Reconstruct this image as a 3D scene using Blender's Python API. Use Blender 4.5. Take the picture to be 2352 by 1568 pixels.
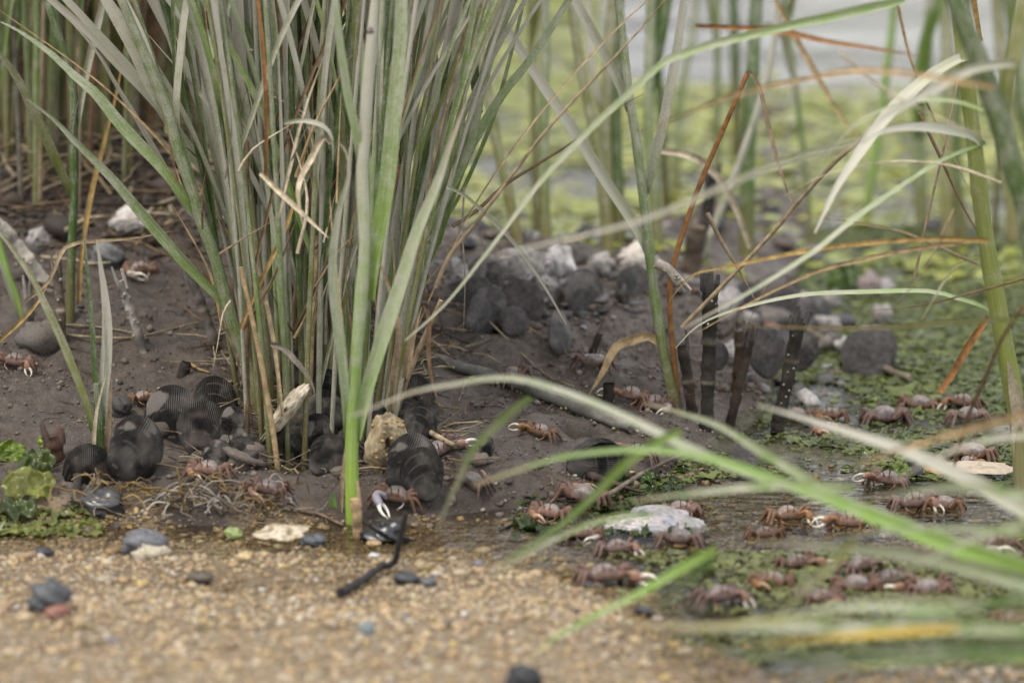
import bpy, math, random
import numpy as np
from mathutils import Vector, Matrix, Quaternion
from mathutils.kdtree import KDTree
for o in list(bpy.data.objects):
    bpy.data.objects.remove(o)
scene = bpy.context.scene
C = scene.collection
R = math.radians

# ------------------------------------------------------------------ camera
PITCH = R(13.0)
DIST = 4.0                 # metres to the plane in focus
FRAME_W = 0.75             # metres across the picture at that distance
AIM_Z = 0.12
CAM = Vector((0.0, -DIST * math.cos(PITCH), AIM_Z + DIST * math.sin(PITCH)))
cam_data = bpy.data.cameras.new('camera')
cam = bpy.data.objects.new('camera', cam_data)
C.objects.link(cam)
cam.location = CAM
cam.rotation_euler = (math.pi / 2 - PITCH, 0, 0)
cam_data.sensor_width = 36.0
cam_data.lens = 36.0 * DIST / FRAME_W
cam_data.clip_start = 0.05
cam_data.clip_end = 400.0
cam_data.dof.use_dof = True
cam_data.dof.focus_distance = 4.10
cam_data.dof.aperture_fstop = 4.7
scene.camera = cam

# ------------------------------------------------------------------ world and sun: bright overcast
SUN_EL, SUN_AZ = R(64), R(-50)
world = bpy.data.worlds.new('World')
scene.world = world
world.use_nodes = True
wn = world.node_tree
wn.nodes.clear()
sky = wn.nodes.new('ShaderNodeTexSky')
sky.sky_type = 'NISHITA'
sky.sun_disc = False
sky.sun_elevation = SUN_EL
sky.sun_rotation = math.pi + SUN_AZ
sky.air_density = 1.0
sky.dust_density = 0.5
sky.ozone_density = 1.0
hs = wn.nodes.new('ShaderNodeHueSaturation')
hs.inputs['Saturation'].default_value = 0.14      # thin even cloud: the sky is nearly white
bg = wn.nodes.new('ShaderNodeBackground')
bg.inputs['Strength'].default_value = 0.115
wo = wn.nodes.new('ShaderNodeOutputWorld')
wn.links.new(sky.outputs[0], hs.inputs['Color'])
wn.links.new(hs.outputs[0], bg.inputs['Color'])
wn.links.new(bg.outputs[0], wo.inputs['Surface'])
sun_data = bpy.data.lights.new('sun', 'SUN')
sun_data.energy = 1.5
sun_data.angle = R(16)
sun_data.color = (1.0, 0.93, 0.84)
sun = bpy.data.objects.new('sun', sun_data)
C.objects.link(sun)
sd = Vector((math.sin(SUN_AZ) * math.cos(SUN_EL), -math.cos(SUN_AZ) * math.cos(SUN_EL), math.sin(SUN_EL)))
sun.rotation_euler = sd.to_track_quat('Z', 'Y').to_euler()
scene.view_settings.view_transform = 'Standard'
scene.view_settings.look = 'None'
scene.view_settings.exposure = 1.36
scene.view_settings.gamma = 1.0
scene.cycles.use_denoising = True
scene.cycles.max_bounces = 8
scene.cycles.transparent_max_bounces = 12
scene.cycles.caustics_reflective = False
scene.cycles.caustics_refractive = False

# ------------------------------------------------------------------ picture position -> place
# px, py are positions in the photograph at a width of 2352; Y is metres behind (+) or before (-) the plane in focus
FOC = 2352 * DIST / FRAME_W
cp, sp = math.cos(PITCH), math.sin(PITCH)
def ray(px, py):
    a = (px - 1176) / FOC
    b = (784 - py) / FOC
    return Vector((a, cp + b * sp, -sp + b * cp))
def at(px, py, Y):
    d = ray(px, py)
    return CAM + d * ((Y - CAM.y) / d.y)
def mpp(Y):
    """metres for one picture unit at depth Y"""
    return (DIST + Y * cp) / FOC
rng = np.random.default_rng(7)
rnd = random.Random(11)

# ------------------------------------------------------------------ noise (numpy)
def vnoise(x, y, seed=0):
    x = np.asarray(x, float); y = np.asarray(y, float)
    xi = np.floor(x).astype(np.int64); yi = np.floor(y).astype(np.int64)
    fx = x - xi; fy = y - yi
    fx = fx * fx * fx * (fx * (fx * 6 - 15) + 10); fy = fy * fy * fy * (fy * (fy * 6 - 15) + 10)
    def h(a, b):
        n = (a * 374761393 + b * 668265263 + seed * 974634521) & 0xffffffff
        n = ((n ^ (n >> 13)) * 1274126177) & 0xffffffff
        n = ((n ^ (n >> 16)) * 2246822519) & 0xffffffff
        return (n ^ (n >> 15)) / 4294967295.0
    a = h(xi, yi); b = h(xi + 1, yi); c = h(xi, yi + 1); d = h(xi + 1, yi + 1)
    return (a + (b - a) * fx) * (1 - fy) + (c + (d - c) * fx) * fy
def fbm(x, y, f, octv=4, seed=0, gain=0.5):
    s = 0; a = 1; t = 0
    for i in range(octv):
        s = s + a * (vnoise(np.asarray(x) * f + 17.3 * i, np.asarray(y) * f - 9.1 * i, seed + i) * 2 - 1)
        t += a; a *= gain; f *= 2.03
    return s / t
def sstep(a, b, x):
    t = np.clip((np.asarray(x, float) - a) / (b - a), 0, 1)
    return t * t * (3 - 2 * t)

# ------------------------------------------------------------------ mesh builder
class MB:
    def __init__(self):
        self.v = []; self.f = []; self.c = []; self.u = []; self.n = 0
    def add(self, verts, faces, cols, uv=None):
        verts = np.asarray(verts, float).reshape(-1, 3)
        cols = np.asarray(cols, float)
        if cols.ndim == 1:
            cols = np.tile(cols, (len(verts), 1))
        if cols.shape[1] == 3:
            cols = np.hstack([cols, np.ones((len(cols), 1))])
        self.v.append(verts); self.c.append(cols)
        self.u.append(np.zeros((len(verts), 3)) if uv is None else np.asarray(uv, float).reshape(-1, 3))
        self.f.append(np.asarray(faces, np.int64) + self.n)
        self.n += len(verts)
        return self
    def mesh(self, name, mat, smooth=True):
        v = np.vstack(self.v); c = np.vstack(self.c)
        me = bpy.data.meshes.new(name)
        loops = np.concatenate([f.ravel() for f in self.f])
        sizes = np.concatenate([np.full(len(f), f.shape[1]) for f in self.f])
        starts = np.concatenate([[0], np.cumsum(sizes)[:-1]])
        me.vertices.add(len(v)); me.loops.add(len(loops)); me.polygons.add(len(sizes))
        me.vertices.foreach_set('co', v.ravel().astype(np.float32))
        me.loops.foreach_set('vertex_index', loops.astype(np.int32))
        me.polygons.foreach_set('loop_start', starts.astype(np.int32))
        me.polygons.foreach_set('loop_total', sizes.astype(np.int32))
        if smooth:
            me.polygons.foreach_set('use_smooth', np.ones(len(sizes), bool))
        at_ = me.attributes.new('Col', 'FLOAT_COLOR', 'POINT')
        at_.data.foreach_set('color', c.ravel().astype(np.float32))
        u = np.vstack(self.u)
        if u.any():
            a2 = me.attributes.new('Grain', 'FLOAT_VECTOR', 'POINT')
            a2.data.foreach_set('vector', u.ravel().astype(np.float32))
        me.update(calc_edges=True)
        me.validate()
        me.materials.append(mat)
        return me
    def build(self, name, mat, parent=None, smooth=True):
        return link(name, self.mesh(name, mat, smooth), parent)
def link(name, me, parent=None):
    o = bpy.data.objects.new(name, me)
    C.objects.link(o)
    if parent is not None:
        o.parent = parent
    return o
def empty(name, loc=(0, 0, 0)):
    o = bpy.data.objects.new(name, None)
    o.empty_display_size = 0.01
    o.location = loc
    C.objects.link(o)
    return o
def tag(o, label=None, cat=None, group=None, kind=None):
    if label: o['label'] = label
    if cat: o['category'] = cat
    if group: o['group'] = group
    if kind: o['kind'] = kind
    return o

def grid_faces(n, m, wrap=False):
    """faces of an n x m point grid (rows, columns); wrap closes the columns"""
    i = np.arange(n - 1)[:, None]; j = np.arange(m if wrap else m - 1)[None, :]
    k = (j + 1) % m
    return np.stack([i * m + j, i * m + k, (i + 1) * m + k, (i + 1) * m + j], -1).reshape(-1, 4)
def catmull(pts, step):
    pts = [np.asarray(p, float) for p in pts]
    if len(pts) == 2:
        n = max(2, int(np.linalg.norm(pts[1] - pts[0]) / step))
        return np.array([pts[0] + (pts[1] - pts[0]) * t for t in np.linspace(0, 1, n + 1)])
    P_ = [2 * pts[0] - pts[1]] + pts + [2 * pts[-1] - pts[-2]]
    out = []
    for i in range(1, len(P_) - 2):
        a, b, c, d = P_[i - 1], P_[i], P_[i + 1], P_[i + 2]
        n = max(2, int(np.linalg.norm((c - b)[:3]) / step))
        for t in np.linspace(0, 1, n, endpoint=False):
            out.append(0.5 * (2 * b + (c - a) * t + (2 * a - 5 * b + 4 * c - d) * t * t + (3 * b - a - 3 * c + d) * t ** 3))
    out.append(P_[-2])
    return np.array(out)
def tangents(p):
    t = np.gradient(p, axis=0)
    return t / (np.linalg.norm(t, axis=1, keepdims=True) + 1e-12)
def tube(mb, pts, rad, cols, sides=8, flat=1.0, ref=(0.13, -1, 0.21), cap=True, rough=0.0, seed=0):
    """tube through the points; rad and cols for each point (or one for all); flat squashes it across ref"""
    p = np.asarray(pts, float); n = len(p)
    r = np.full(n, rad) if np.isscalar(rad) else np.asarray(rad, float)
    c = np.asarray(cols, float)
    if c.ndim == 1: c = np.tile(c, (n, 1))
    t = tangents(p)
    ref = np.asarray(ref, float); ref /= np.linalg.norm(ref)
    s = np.cross(t, ref); s /= (np.linalg.norm(s, axis=1, keepdims=True) + 1e-9)
    u = np.cross(s, t)
    a = np.linspace(0, 2 * math.pi, sides, endpoint=False)
    rr = r[:, None, None] * np.ones((1, sides, 1))
    if rough:
        ii = np.arange(n)[:, None]; jj = np.arange(sides)[None, :]
        rr = rr * (1 + rough * (vnoise(ii * 0.9 + seed, np.cos(a)[None, :] * 1.6 + 3 + 0 * ii, seed) * 2 - 1))[:, :, None]
    v = p[:, None, :] + rr * (np.cos(a)[None, :, None] * s[:, None, :] + flat * np.sin(a)[None, :, None] * u[:, None, :])
    ln = np.concatenate([[0], np.cumsum(np.linalg.norm(np.diff(p, axis=0), axis=1))]) + (abs(p[0, 0]) * 37 % 1)
    uv = np.stack([np.repeat(ln, sides), np.tile(np.abs(a - math.pi) * 1.2, n), np.full(n * sides, p[0, 0] * 53 % 7)], -1)
    mb.add(v.reshape(-1, 3), grid_faces(n, sides, True), np.repeat(c, sides, 0), uv)
    if cap:
        for e, k in ((0, 0), (n - 1, 1)):
            base = e * sides
            ids = np.arange(sides)
            vv = np.vstack([v[e], p[e:e + 1]])
            f = np.stack([ids, (ids + 1) % sides, np.full(sides, sides)], -1)
            if k == 0: f = f[:, ::-1]
            mb.add(vv, f, c[e])
    return mb
def ribbon(mb, pts, w, cols, cup=0.2, roll=0.0, nc=5):
    """leaf blade: a strip turned towards the camera plus roll, cupped across"""
    p = np.asarray(pts, float); n = len(p)
    t = tangents(p)
    vd = p - np.array(CAM); vd /= np.linalg.norm(vd, axis=1, keepdims=True)
    s = np.cross(t, vd); s /= (np.linalg.norm(s, axis=1, keepdims=True) + 1e-9)
    nn = np.cross(s, t)
    roll = np.full(n, roll) if np.isscalar(roll) else np.asarray(roll)
    cr, sr = np.cos(roll)[:, None], np.sin(roll)[:, None]
    s, nn = s * cr + nn * sr, nn * cr - s * sr
    w = np.full(n, w) if np.isscalar(w) else np.asarray(w, float)
    cup = np.full(n, cup) if np.isscalar(cup) else np.asarray(cup, float)
    c = np.asarray(cols, float)
    if c.ndim == 1: c = np.tile(c, (n, 1))
    q = np.linspace(-1, 1, nc)
    off = (1 - q ** 2)[None, :, None] * cup[:, None, None] * w[:, None, None] * 0.8
    # a shallow keel down the middle
    off = off + (np.exp(-(q / 0.22) ** 2) * 0.05)[None, :, None] * w[:, None, None]
    v = p[:, None, :] + q[None, :, None] * s[:, None, :] * (w[:, None, None] * 0.5) + off * nn[:, None, :]
    cc = np.repeat(c, nc, 0)
    ln = np.concatenate([[0], np.cumsum(np.linalg.norm(np.diff(p, axis=0), axis=1))]) + (abs(p[0, 0]) * 37 % 1)
    uv = np.stack([np.repeat(ln, nc), np.tile(q * 1.6, n), np.full(n * nc, p[0, 0] * 53 % 7)], -1)
    mb.add(v.reshape(-1, 3), grid_faces(n, nc), cc, uv)
    return mb
def sphere_dirs(nu, nv):
    th = np.linspace(0, math.pi, nv)[:, None]; ph = np.linspace(0, 2 * math.pi, nu, endpoint=False)[None, :]
    return np.stack([np.sin(th) * np.cos(ph), np.sin(th) * np.sin(ph), np.cos(th) * np.ones_like(ph)], -1)
def blob(mb, c, r, col, nu=14, nv=9, lump=0.0, seed=0, rot=None, f=1.3):
    d = sphere_dirs(nu, nv).reshape(-1, 3)
    k = 1.0
    if lump:
        k = 1 + lump * (fbm(d[:, 0] * f + d[:, 2] * 1.7 + seed, d[:, 1] * f - d[:, 2] * 0.9, 1.3, 3, seed))[:, None] * 2
    v = d * k * np.asarray(r, float)
    if rot is not None:
        v = v @ np.array(rot).T
    mb.add(v + np.asarray(c, float), grid_faces(nv, nu, True), col)
    return mb
def ico():
    t = (1 + 5 ** .5) / 2
    v = np.array([(-1, t, 0), (1, t, 0), (-1, -t, 0), (1, -t, 0), (0, -1, t), (0, 1, t), (0, -1, -t), (0, 1, -t), (t, 0, -1), (t, 0, 1), (-t, 0, -1), (-t, 0, 1)], float)
    v /= np.linalg.norm(v[0])
    f = np.array([(0, 11, 5), (0, 5, 1), (0, 1, 7), (0, 7, 10), (0, 10, 11), (1, 5, 9), (5, 11, 4), (11, 10, 2), (10, 7, 6), (7, 1, 8), (3, 9, 4), (3, 4, 2), (3, 2, 6), (3, 6, 8), (3, 8, 9), (4, 9, 5), (2, 4, 11), (6, 2, 10), (8, 6, 7), (9, 8, 1)])
    return v, f
def ico2():
    v, f = ico(); v = list(v); mid = {}; out = []
    def m(a, b):
        k = (min(a, b), max(a, b))
        if k not in mid:
            p = v[a] + v[b]; v.append(p / np.linalg.norm(p)); mid[k] = len(v) - 1
        return mid[k]
    for a, b, c in f:
        x, y, z = m(a, b), m(b, c), m(c, a)
        out += [(a, x, z), (b, y, x), (c, z, y), (x, y, z)]
    return np.array(v), np.array(out)
def scatter(mb, base, pos, scl, cols, seed=0, jag=0.25):
    """many small lumps at pos (n,3), scl (n,3), cols (n,3): one joined mesh"""
    bv, bf = base; n = len(pos); g = np.random.default_rng(seed)
    q = g.normal(size=(n, 4)); q /= np.linalg.norm(q, axis=1, keepdims=True)
    ang = g.uniform(0, 2 * math.pi, n); ca, sa = np.cos(ang), np.sin(ang)
    v = bv[None] * (1 + jag * g.uniform(-1, 1, (n, len(bv), 1)))
    v = v * scl[:, None, :]
    tx = g.normal(0, 0.25, n)
    y2 = v[:, :, 1] * np.cos(tx)[:, None] - v[:, :, 2] * np.sin(tx)[:, None]
    z2 = v[:, :, 1] * np.sin(tx)[:, None] + v[:, :, 2] * np.cos(tx)[:, None]
    x3 = v[:, :, 0] * ca[:, None] - y2 * sa[:, None]; y3 = v[:, :, 0] * sa[:, None] + y2 * ca[:, None]
    v = np.stack([x3, y3, z2], -1) + pos[:, None, :]
    f = (bf[None] + (np.arange(n) * len(bv))[:, None, None]).reshape(-1, 3)
    mb.add(v.reshape(-1, 3), f, np.repeat(cols, len(bv), 0))
    return mb

# ------------------------------------------------------------------ materials
def mat(name):
    m = bpy.data.materials.new(name); m.use_nodes = True
    nt = m.node_tree
    return m, nt, nt.nodes['Principled BSDF'], nt.nodes['Material Output']
def nd(nt, t, **kw):
    n = nt.nodes.new(t)
    for k, v in kw.items():
        if k.startswith('i_'):
            n.inputs[k[2:].replace('_', ' ')].default_value = v
        else:
            setattr(n, k, v)
    return n
def noise_n(nt, scale, detail=4, rough=0.55, vec=None, coord='Object'):
    n = nd(nt, 'ShaderNodeTexNoise'); n.inputs['Scale'].default_value = scale
    n.inputs['Detail'].default_value = detail; n.inputs['Roughness'].default_value = rough
    if vec is None:
        vec = nd(nt, 'ShaderNodeTexCoord').outputs[coord]
    nt.links.new(vec, n.inputs['Vector'])
    return n
def ramp(nt, src, stops):
    r = nd(nt, 'ShaderNodeValToRGB')
    e = r.color_ramp.elements
    while len(e) < len(stops): e.new(0.5)
    for k, (pos, col) in enumerate(stops):
        e[k].position = pos
        e[k].color = (col, col, col, 1) if np.isscalar(col) else (*col, 1)
    nt.links.new(src, r.inputs[0])
    return r.outputs[0]
def mixc(nt, fac, a, b, mode='MIX'):
    n = nd(nt, 'ShaderNodeMix', data_type='RGBA', blend_type=mode)
    for k, s in ((0, fac), (6, a), (7, b)):
        if isinstance(s, bpy.types.NodeSocket): nt.links.new(s, n.inputs[k])
        elif k == 0: n.inputs[0].default_value = s
        else: n.inputs[k].default_value = (*s, 1)
    return n.outputs[2]
def math_n(nt, op, a, b=None):
    n = nd(nt, 'ShaderNodeMath', operation=op)
    for k, s in ((0, a), (1, b)):
        if s is None: continue
        if isinstance(s, bpy.types.NodeSocket): nt.links.new(s, n.inputs[k])
        else: n.inputs[k].default_value = s
    return n.outputs[0]
def bump(nt, h, dist, strength=1.0, normal=None):
    b = nd(nt, 'ShaderNodeBump'); b.inputs['Distance'].default_value = dist; b.inputs['Strength'].default_value = strength
    nt.links.new(h, b.inputs['Height'])
    if normal is not None: nt.links.new(normal, b.inputs['Normal'])
    return b.outputs[0]
def attr(nt, name='Col'):
    return nd(nt, 'ShaderNodeAttribute', attribute_name=name)

def make_leaf_mat():
    """cordgrass: leaf colour from the blade itself, a film of dried silt over it (amount in alpha), fine veins"""
    m, nt, b, out = mat('cordgrass_leaf')
    a = attr(nt)
    n1 = noise_n(nt, 900, 3, 0.7)
    n2 = noise_n(nt, 70, 4, 0.6)
    n3 = noise_n(nt, 2600, 2, 0.6)
    d = math_n(nt, 'ADD', a.outputs['Alpha'], math_n(nt, 'MULTIPLY', math_n(nt, 'SUBTRACT', n2.outputs[0], 0.5), 1.1))
    d = math_n(nt, 'ADD', d, math_n(nt, 'MULTIPLY', math_n(nt, 'SUBTRACT', n1.outputs[0], 0.5), 1.3))
    d = math_n(nt, 'ADD', d, math_n(nt, 'MULTIPLY', math_n(nt, 'SUBTRACT', n3.outputs[0], 0.5), 0.5))
    gr = attr(nt, 'Grain')
    mp = nd(nt, 'ShaderNodeMapping'); mp.inputs['Scale'].default_value = (14, 6.5, 1)
    nt.links.new(gr.outputs['Vector'], mp.inputs['Vector'])
    v = noise_n(nt, 1.0, 4, 0.7, mp.outputs[0])
    mp2 = nd(nt, 'ShaderNodeMapping'); mp2.inputs['Scale'].default_value = (60, 4.0, 1)
    nt.links.new(gr.outputs['Vector'], mp2.inputs['Vector'])
    v2 = noise_n(nt, 1.0, 4, 0.75, mp2.outputs[0])
    d = math_n(nt, 'ADD', d, math_n(nt, 'MULTIPLY', math_n(nt, 'SUBTRACT', v2.outputs[0], 0.5), 1.3))
    leaf = mixc(nt, 1.0, a.outputs['Color'], ramp(nt, v.outputs[0], [(0.3, 0.62), (0.7, 1.4)]), 'MULTIPLY')
    dd = ramp(nt, d, [(0.22, 0.0), (0.88, 0.88)])
    col = mixc(nt, dd, leaf, (0.47, 0.445, 0.385))
    nt.links.new(col, b.inputs['Base Color'])
    b.inputs['Roughness'].default_value = 0.62
    b.inputs['Specular IOR Level'].default_value = 0.35
    h = math_n(nt, 'ADD', n1.outputs[0], math_n(nt, 'MULTIPLY', v.outputs[0], 1.5))
    nrm = bump(nt, h, 0.0004, 0.6)
    nt.links.new(nrm, b.inputs['Normal'])
    tr = nd(nt, 'ShaderNodeBsdfTranslucent'); nt.links.new(leaf, tr.inputs['Color'])
    mx = nd(nt, 'ShaderNodeMixShader'); mx.inputs[0].default_value = 0.16
    nt.links.new(b.outputs[0], mx.inputs[1]); nt.links.new(tr.outputs[0], mx.inputs[2])
    nt.links.new(mx.outputs[0], out.inputs['Surface'])
    return m
def make_dry_mat():
    m, nt, b, out = mat('dry_stalk')
    a = attr(nt)
    n1 = noise_n(nt, 120, 4, 0.65); n2 = noise_n(nt, 1200, 3, 0.6)
    k = ramp(nt, n1.outputs[0], [(0.3, 0.45), (0.72, 1.35)])
    k2 = ramp(nt, n2.outputs[0], [(0.3, 0.7), (0.7, 1.25)])
    c = mixc(nt, 1.0, a.outputs['Color'], k, 'MULTIPLY'); c = mixc(nt, 1.0, c, k2, 'MULTIPLY')
    nt.links.new(c, b.inputs['Base Color'])
    b.inputs['Roughness'].default_value = 0.62
    b.inputs['Specular IOR Level'].default_value = 0.22
    nt.links.new(bump(nt, n2.outputs[0], 0.0004, 0.6), b.inputs['Normal'])
    return m
def make_shell_mat(name, rough=(0.35, 0.7), dirt=(0.16, 0.145, 0.13), amt=0.5, scale=60, spec=0.5):
    m, nt, b, out = mat(name)
    a = attr(nt)
    n1 = noise_n(nt, scale, 5, 0.65); n2 = noise_n(nt, 1500, 3, 0.7)
    f = math_n(nt, 'MULTIPLY', ramp(nt, n1.outputs[0], [(0.45, 0.0), (0.75, 1.0)]), ramp(nt, n2.outputs[0], [(0.35, 0.1), (0.65, 1.0)]))
    f = math_n(nt, 'MULTIPLY', f, amt)
    b.inputs['Specular IOR Level'].default_value = spec
    c = mixc(nt, f, a.outputs['Color'], dirt)
    nt.links.new(c, b.inputs['Base Color'])
    nt.links.new(ramp(nt, n1.outputs[0], [(0.35, rough[0]), (0.7, rough[1])]), b.inputs['Roughness'])
    nt.links.new(bump(nt, n2.outputs[0], 0.0003, 0.5), b.inputs['Normal'])
    return m
def make_stone_mat(name, rough=0.55, scale=260):
    m, nt, b, out = mat(name)
    a = attr(nt)
    n1 = noise_n(nt, scale, 5, 0.65)
    k = ramp(nt, n1.outputs[0], [(0.3, 0.55), (0.7, 1.35)])
    nt.links.new(mixc(nt, 1.0, a.outputs['Color'], k, 'MULTIPLY'), b.inputs['Base Color'])
    b.inputs['Roughness'].default_value = rough
    nt.links.new(bump(nt, n1.outputs[0], 0.0006, 0.6), b.inputs['Normal'])
    return m
def make_crab_mat():
    m, nt, b, out = mat('crab_shell')
    a = attr(nt)
    n1 = noise_n(nt, 420, 4, 0.6); n2 = noise_n(nt, 1800, 2, 0.6)
    oi = nd(nt, 'ShaderNodeObjectInfo')
    k = ramp(nt, n1.outputs[0], [(0.3, 0.6), (0.7, 1.3)])
    c = mixc(nt, 1.0, a.outputs['Color'], k, 'MULTIPLY')
    # pale frosting on the carapace (alpha)
    f = math_n(nt, 'MULTIPLY', a.outputs['Alpha'], ramp(nt, n1.outputs[0], [(0.42, 0.0), (0.72, 0.5)]))
    c = mixc(nt, f, c, (0.30, 0.262, 0.262))
    n4 = noise_n(nt, 160, 4, 0.65)
    c = mixc(nt, ramp(nt, n4.outputs[0], [(0.54, 0.0), (0.70, 0.5)]), c, (0.075, 0.06, 0.05))       # smears of mud
    h = nd(nt, 'ShaderNodeHueSaturation'); nt.links.new(c, h.inputs['Color'])
    nt.links.new(math_n(nt, 'ADD', math_n(nt, 'MULTIPLY', oi.outputs['Random'], 0.6), 0.75), h.inputs['Value'])
    r2 = math_n(nt, 'FRACT', math_n(nt, 'MULTIPLY', oi.outputs['Random'], 7.31))
    nt.links.new(math_n(nt, 'ADD', math_n(nt, 'MULTIPLY', r2, 0.4), 0.7), h.inputs['Saturation'])
    nt.links.new(math_n(nt, 'ADD', math_n(nt, 'MULTIPLY', r2, 0.025), 0.495), h.inputs['Hue'])
    nt.links.new(h.outputs[0], b.inputs['Base Color'])
    b.inputs['Roughness'].default_value = 0.42
    b.inputs['Specular IOR Level'].default_value = 0.35
    nt.links.new(bump(nt, n2.outputs[0], 0.0003, 0.5), b.inputs['Normal'])
    return m
def make_algae_mat():
    m, nt, b, out = mat('sea_lettuce_sheet')
    a = attr(nt)
    n1 = noise_n(nt, 90, 4, 0.6)
    c = mixc(nt, 1.0, a.outputs['Color'], ramp(nt, n1.outputs[0], [(0.3, 0.6), (0.7, 1.3)]), 'MULTIPLY')
    nt.links.new(c, b.inputs['Base Color'])
    b.inputs['Roughness'].default_value = 0.2
    n2 = noise_n(nt, 500, 3, 0.6)
    nt.links.new(bump(nt, n2.outputs[0], 0.0008, 0.5), b.inputs['Normal'])
    tr = nd(nt, 'ShaderNodeBsdfTranslucent'); nt.links.new(c, tr.inputs['Color'])
    mx = nd(nt, 'ShaderNodeMixShader'); mx.inputs[0].default_value = 0.4
    nt.links.new(b.outputs[0], mx.inputs[1]); nt.links.new(tr.outputs[0], mx.inputs[2])
    nt.links.new(mx.outputs[0], out.inputs['Surface'])
    return m
def make_ground_mat():
    """one sheet: grey-brown silt, coarse yellow sand (mask r), wetness (mask g), green film (mask b)"""
    m, nt, b, out = mat('mud_and_sand')
    a = attr(nt)
    sep = nd(nt, 'ShaderNodeSeparateColor'); nt.links.new(a.outputs['Color'], sep.inputs[0])
    big = noise_n(nt, 14, 5, 0.6); mid = noise_n(nt, 110, 5, 0.65); fine = noise_n(nt, 620, 4, 0.7); gr = noise_n(nt, 1700, 3, 0.7)
    mud = ramp(nt, mid.outputs[0], [(0.30, (0.050, 0.037, 0.028)), (0.48, (0.112, 0.089, 0.073)), (0.72, (0.180, 0.147, 0.122))])
    mud = mixc(nt, ramp(nt, big.outputs[0], [(0.35, 0.0), (0.7, 0.55)]), mud, (0.098, 0.083, 0.072))
    mud = mixc(nt, ramp(nt, fine.outputs[0], [(0.30, 0.75), (0.44, 0.0)]), mud, (0.055, 0.044, 0.038))
    mud = mixc(nt, ramp(nt, gr.outputs[0], [(0.66, 0.0), (0.74, 0.5)]), mud, (0.30, 0.27, 0.24))
    vo = nd(nt, 'ShaderNodeTexVoronoi'); vo.inputs['Scale'].default_value = 330
    nt.links.new(nd(nt, 'ShaderNodeTexCoord').outputs['Object'], vo.inputs['Vector'])
    hv = nd(nt, 'ShaderNodeSeparateColor'); nt.links.new(vo.outputs['Color'], hv.inputs[0])
    sand = ramp(nt, hv.outputs[0], [(0.0, (0.19, 0.135, 0.08)), (0.25, (0.33, 0.24, 0.13)), (0.5, (0.30, 0.225, 0.145)), (0.75, (0.38, 0.285, 0.18)), (1.0, (0.42, 0.345, 0.25))])
    sand = mixc(nt, ramp(nt, fine.outputs[0], [(0.35, 0.5), (0.6, 0.0)]), sand, (0.20, 0.14, 0.09))
    c = mixc(nt, sep.outputs[0], mud, sand)
    grn = mixc(nt, fine.outputs[0], (0.11, 0.125, 0.045), (0.21, 0.225, 0.075))
    c = mixc(nt, math_n(nt, 'MULTIPLY', sep.outputs[2], ramp(nt, mid.outputs[0], [(0.35, 0.1), (0.65, 0.95)])), c, grn)
    wet = mixc(nt, 1.0, c, (0.68, 0.66, 0.66), 'MULTIPLY')
    c = mixc(nt, sep.outputs[1], c, wet)
    nt.links.new(c, b.inputs['Base Color'])
    mr = math_n(nt, 'ADD', ramp(nt, big.outputs[0], [(0.4, 0.20), (0.62, 0.42)]), math_n(nt, 'MULTIPLY', sep.outputs[0], 0.25))
    wr = math_n(nt, 'SUBTRACT', mr, math_n(nt, 'MULTIPLY', sep.outputs[1], 0.26))
    wr = math_n(nt, 'ADD', wr, math_n(nt, 'MULTIPLY', math_n(nt, 'SUBTRACT', fine.outputs[0], 0.5), 0.5))
    nt.links.new(wr, b.inputs['Roughness'])
    b.inputs['Specular IOR Level'].default_value = 0.45
    h = math_n(nt, 'ADD', math_n(nt, 'MULTIPLY', mid.outputs[0], 2.2), fine.outputs[0])
    h = math_n(nt, 'ADD', h, math_n(nt, 'MULTIPLY', gr.outputs[0], 0.45))
    nt.links.new(bump(nt, h, 0.0024, 1.0), b.inputs['Normal'])
    return m
def make_water_mat():
    m, nt, b, out = mat('shallow_water')
    nt.nodes.remove(b)
    tc = nd(nt, 'ShaderNodeTexCoord')
    mp = nd(nt, 'ShaderNodeMapping'); mp.inputs['Scale'].default_value = (0.45, 1.0, 1.0)
    nt.links.new(tc.outputs['Object'], mp.inputs['Vector'])
    n1 = noise_n(nt, 110, 2, 0.5, mp.outputs[0]); n2 = noise_n(nt, 28, 2, 0.5, mp.outputs[0]); n5 = noise_n(nt, 6, 2, 0.5, mp.outputs[0])
    h = math_n(nt, 'ADD', n1.outputs[0], math_n(nt, 'MULTIPLY', n2.outputs[0], 2.0))
    h = math_n(nt, 'ADD', h, math_n(nt, 'MULTIPLY', n5.outputs[0], 9.0))
    nrm = bump(nt, h, 0.0021, 1.0)
    fr = nd(nt, 'ShaderNodeFresnel'); fr.inputs['IOR'].default_value = 1.33; nt.links.new(nrm, fr.inputs['Normal'])
    gl = nd(nt, 'ShaderNodeBsdfGlossy'); gl.inputs['Roughness'].default_value = 0.09; nt.links.new(nrm, gl.inputs['Normal'])
    tp = nd(nt, 'ShaderNodeBsdfTransparent'); tp.inputs['Color'].default_value = (0.86, 0.84, 0.78, 1)
    mx = nd(nt, 'ShaderNodeMixShader'); nt.links.new(fr.outputs[0], mx.inputs[0])
    nt.links.new(tp.outputs[0], mx.inputs[1]); nt.links.new(gl.outputs[0], mx.inputs[2])
    nt.links.new(mx.outputs[0], out.inputs['Surface'])
    return m
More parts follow.
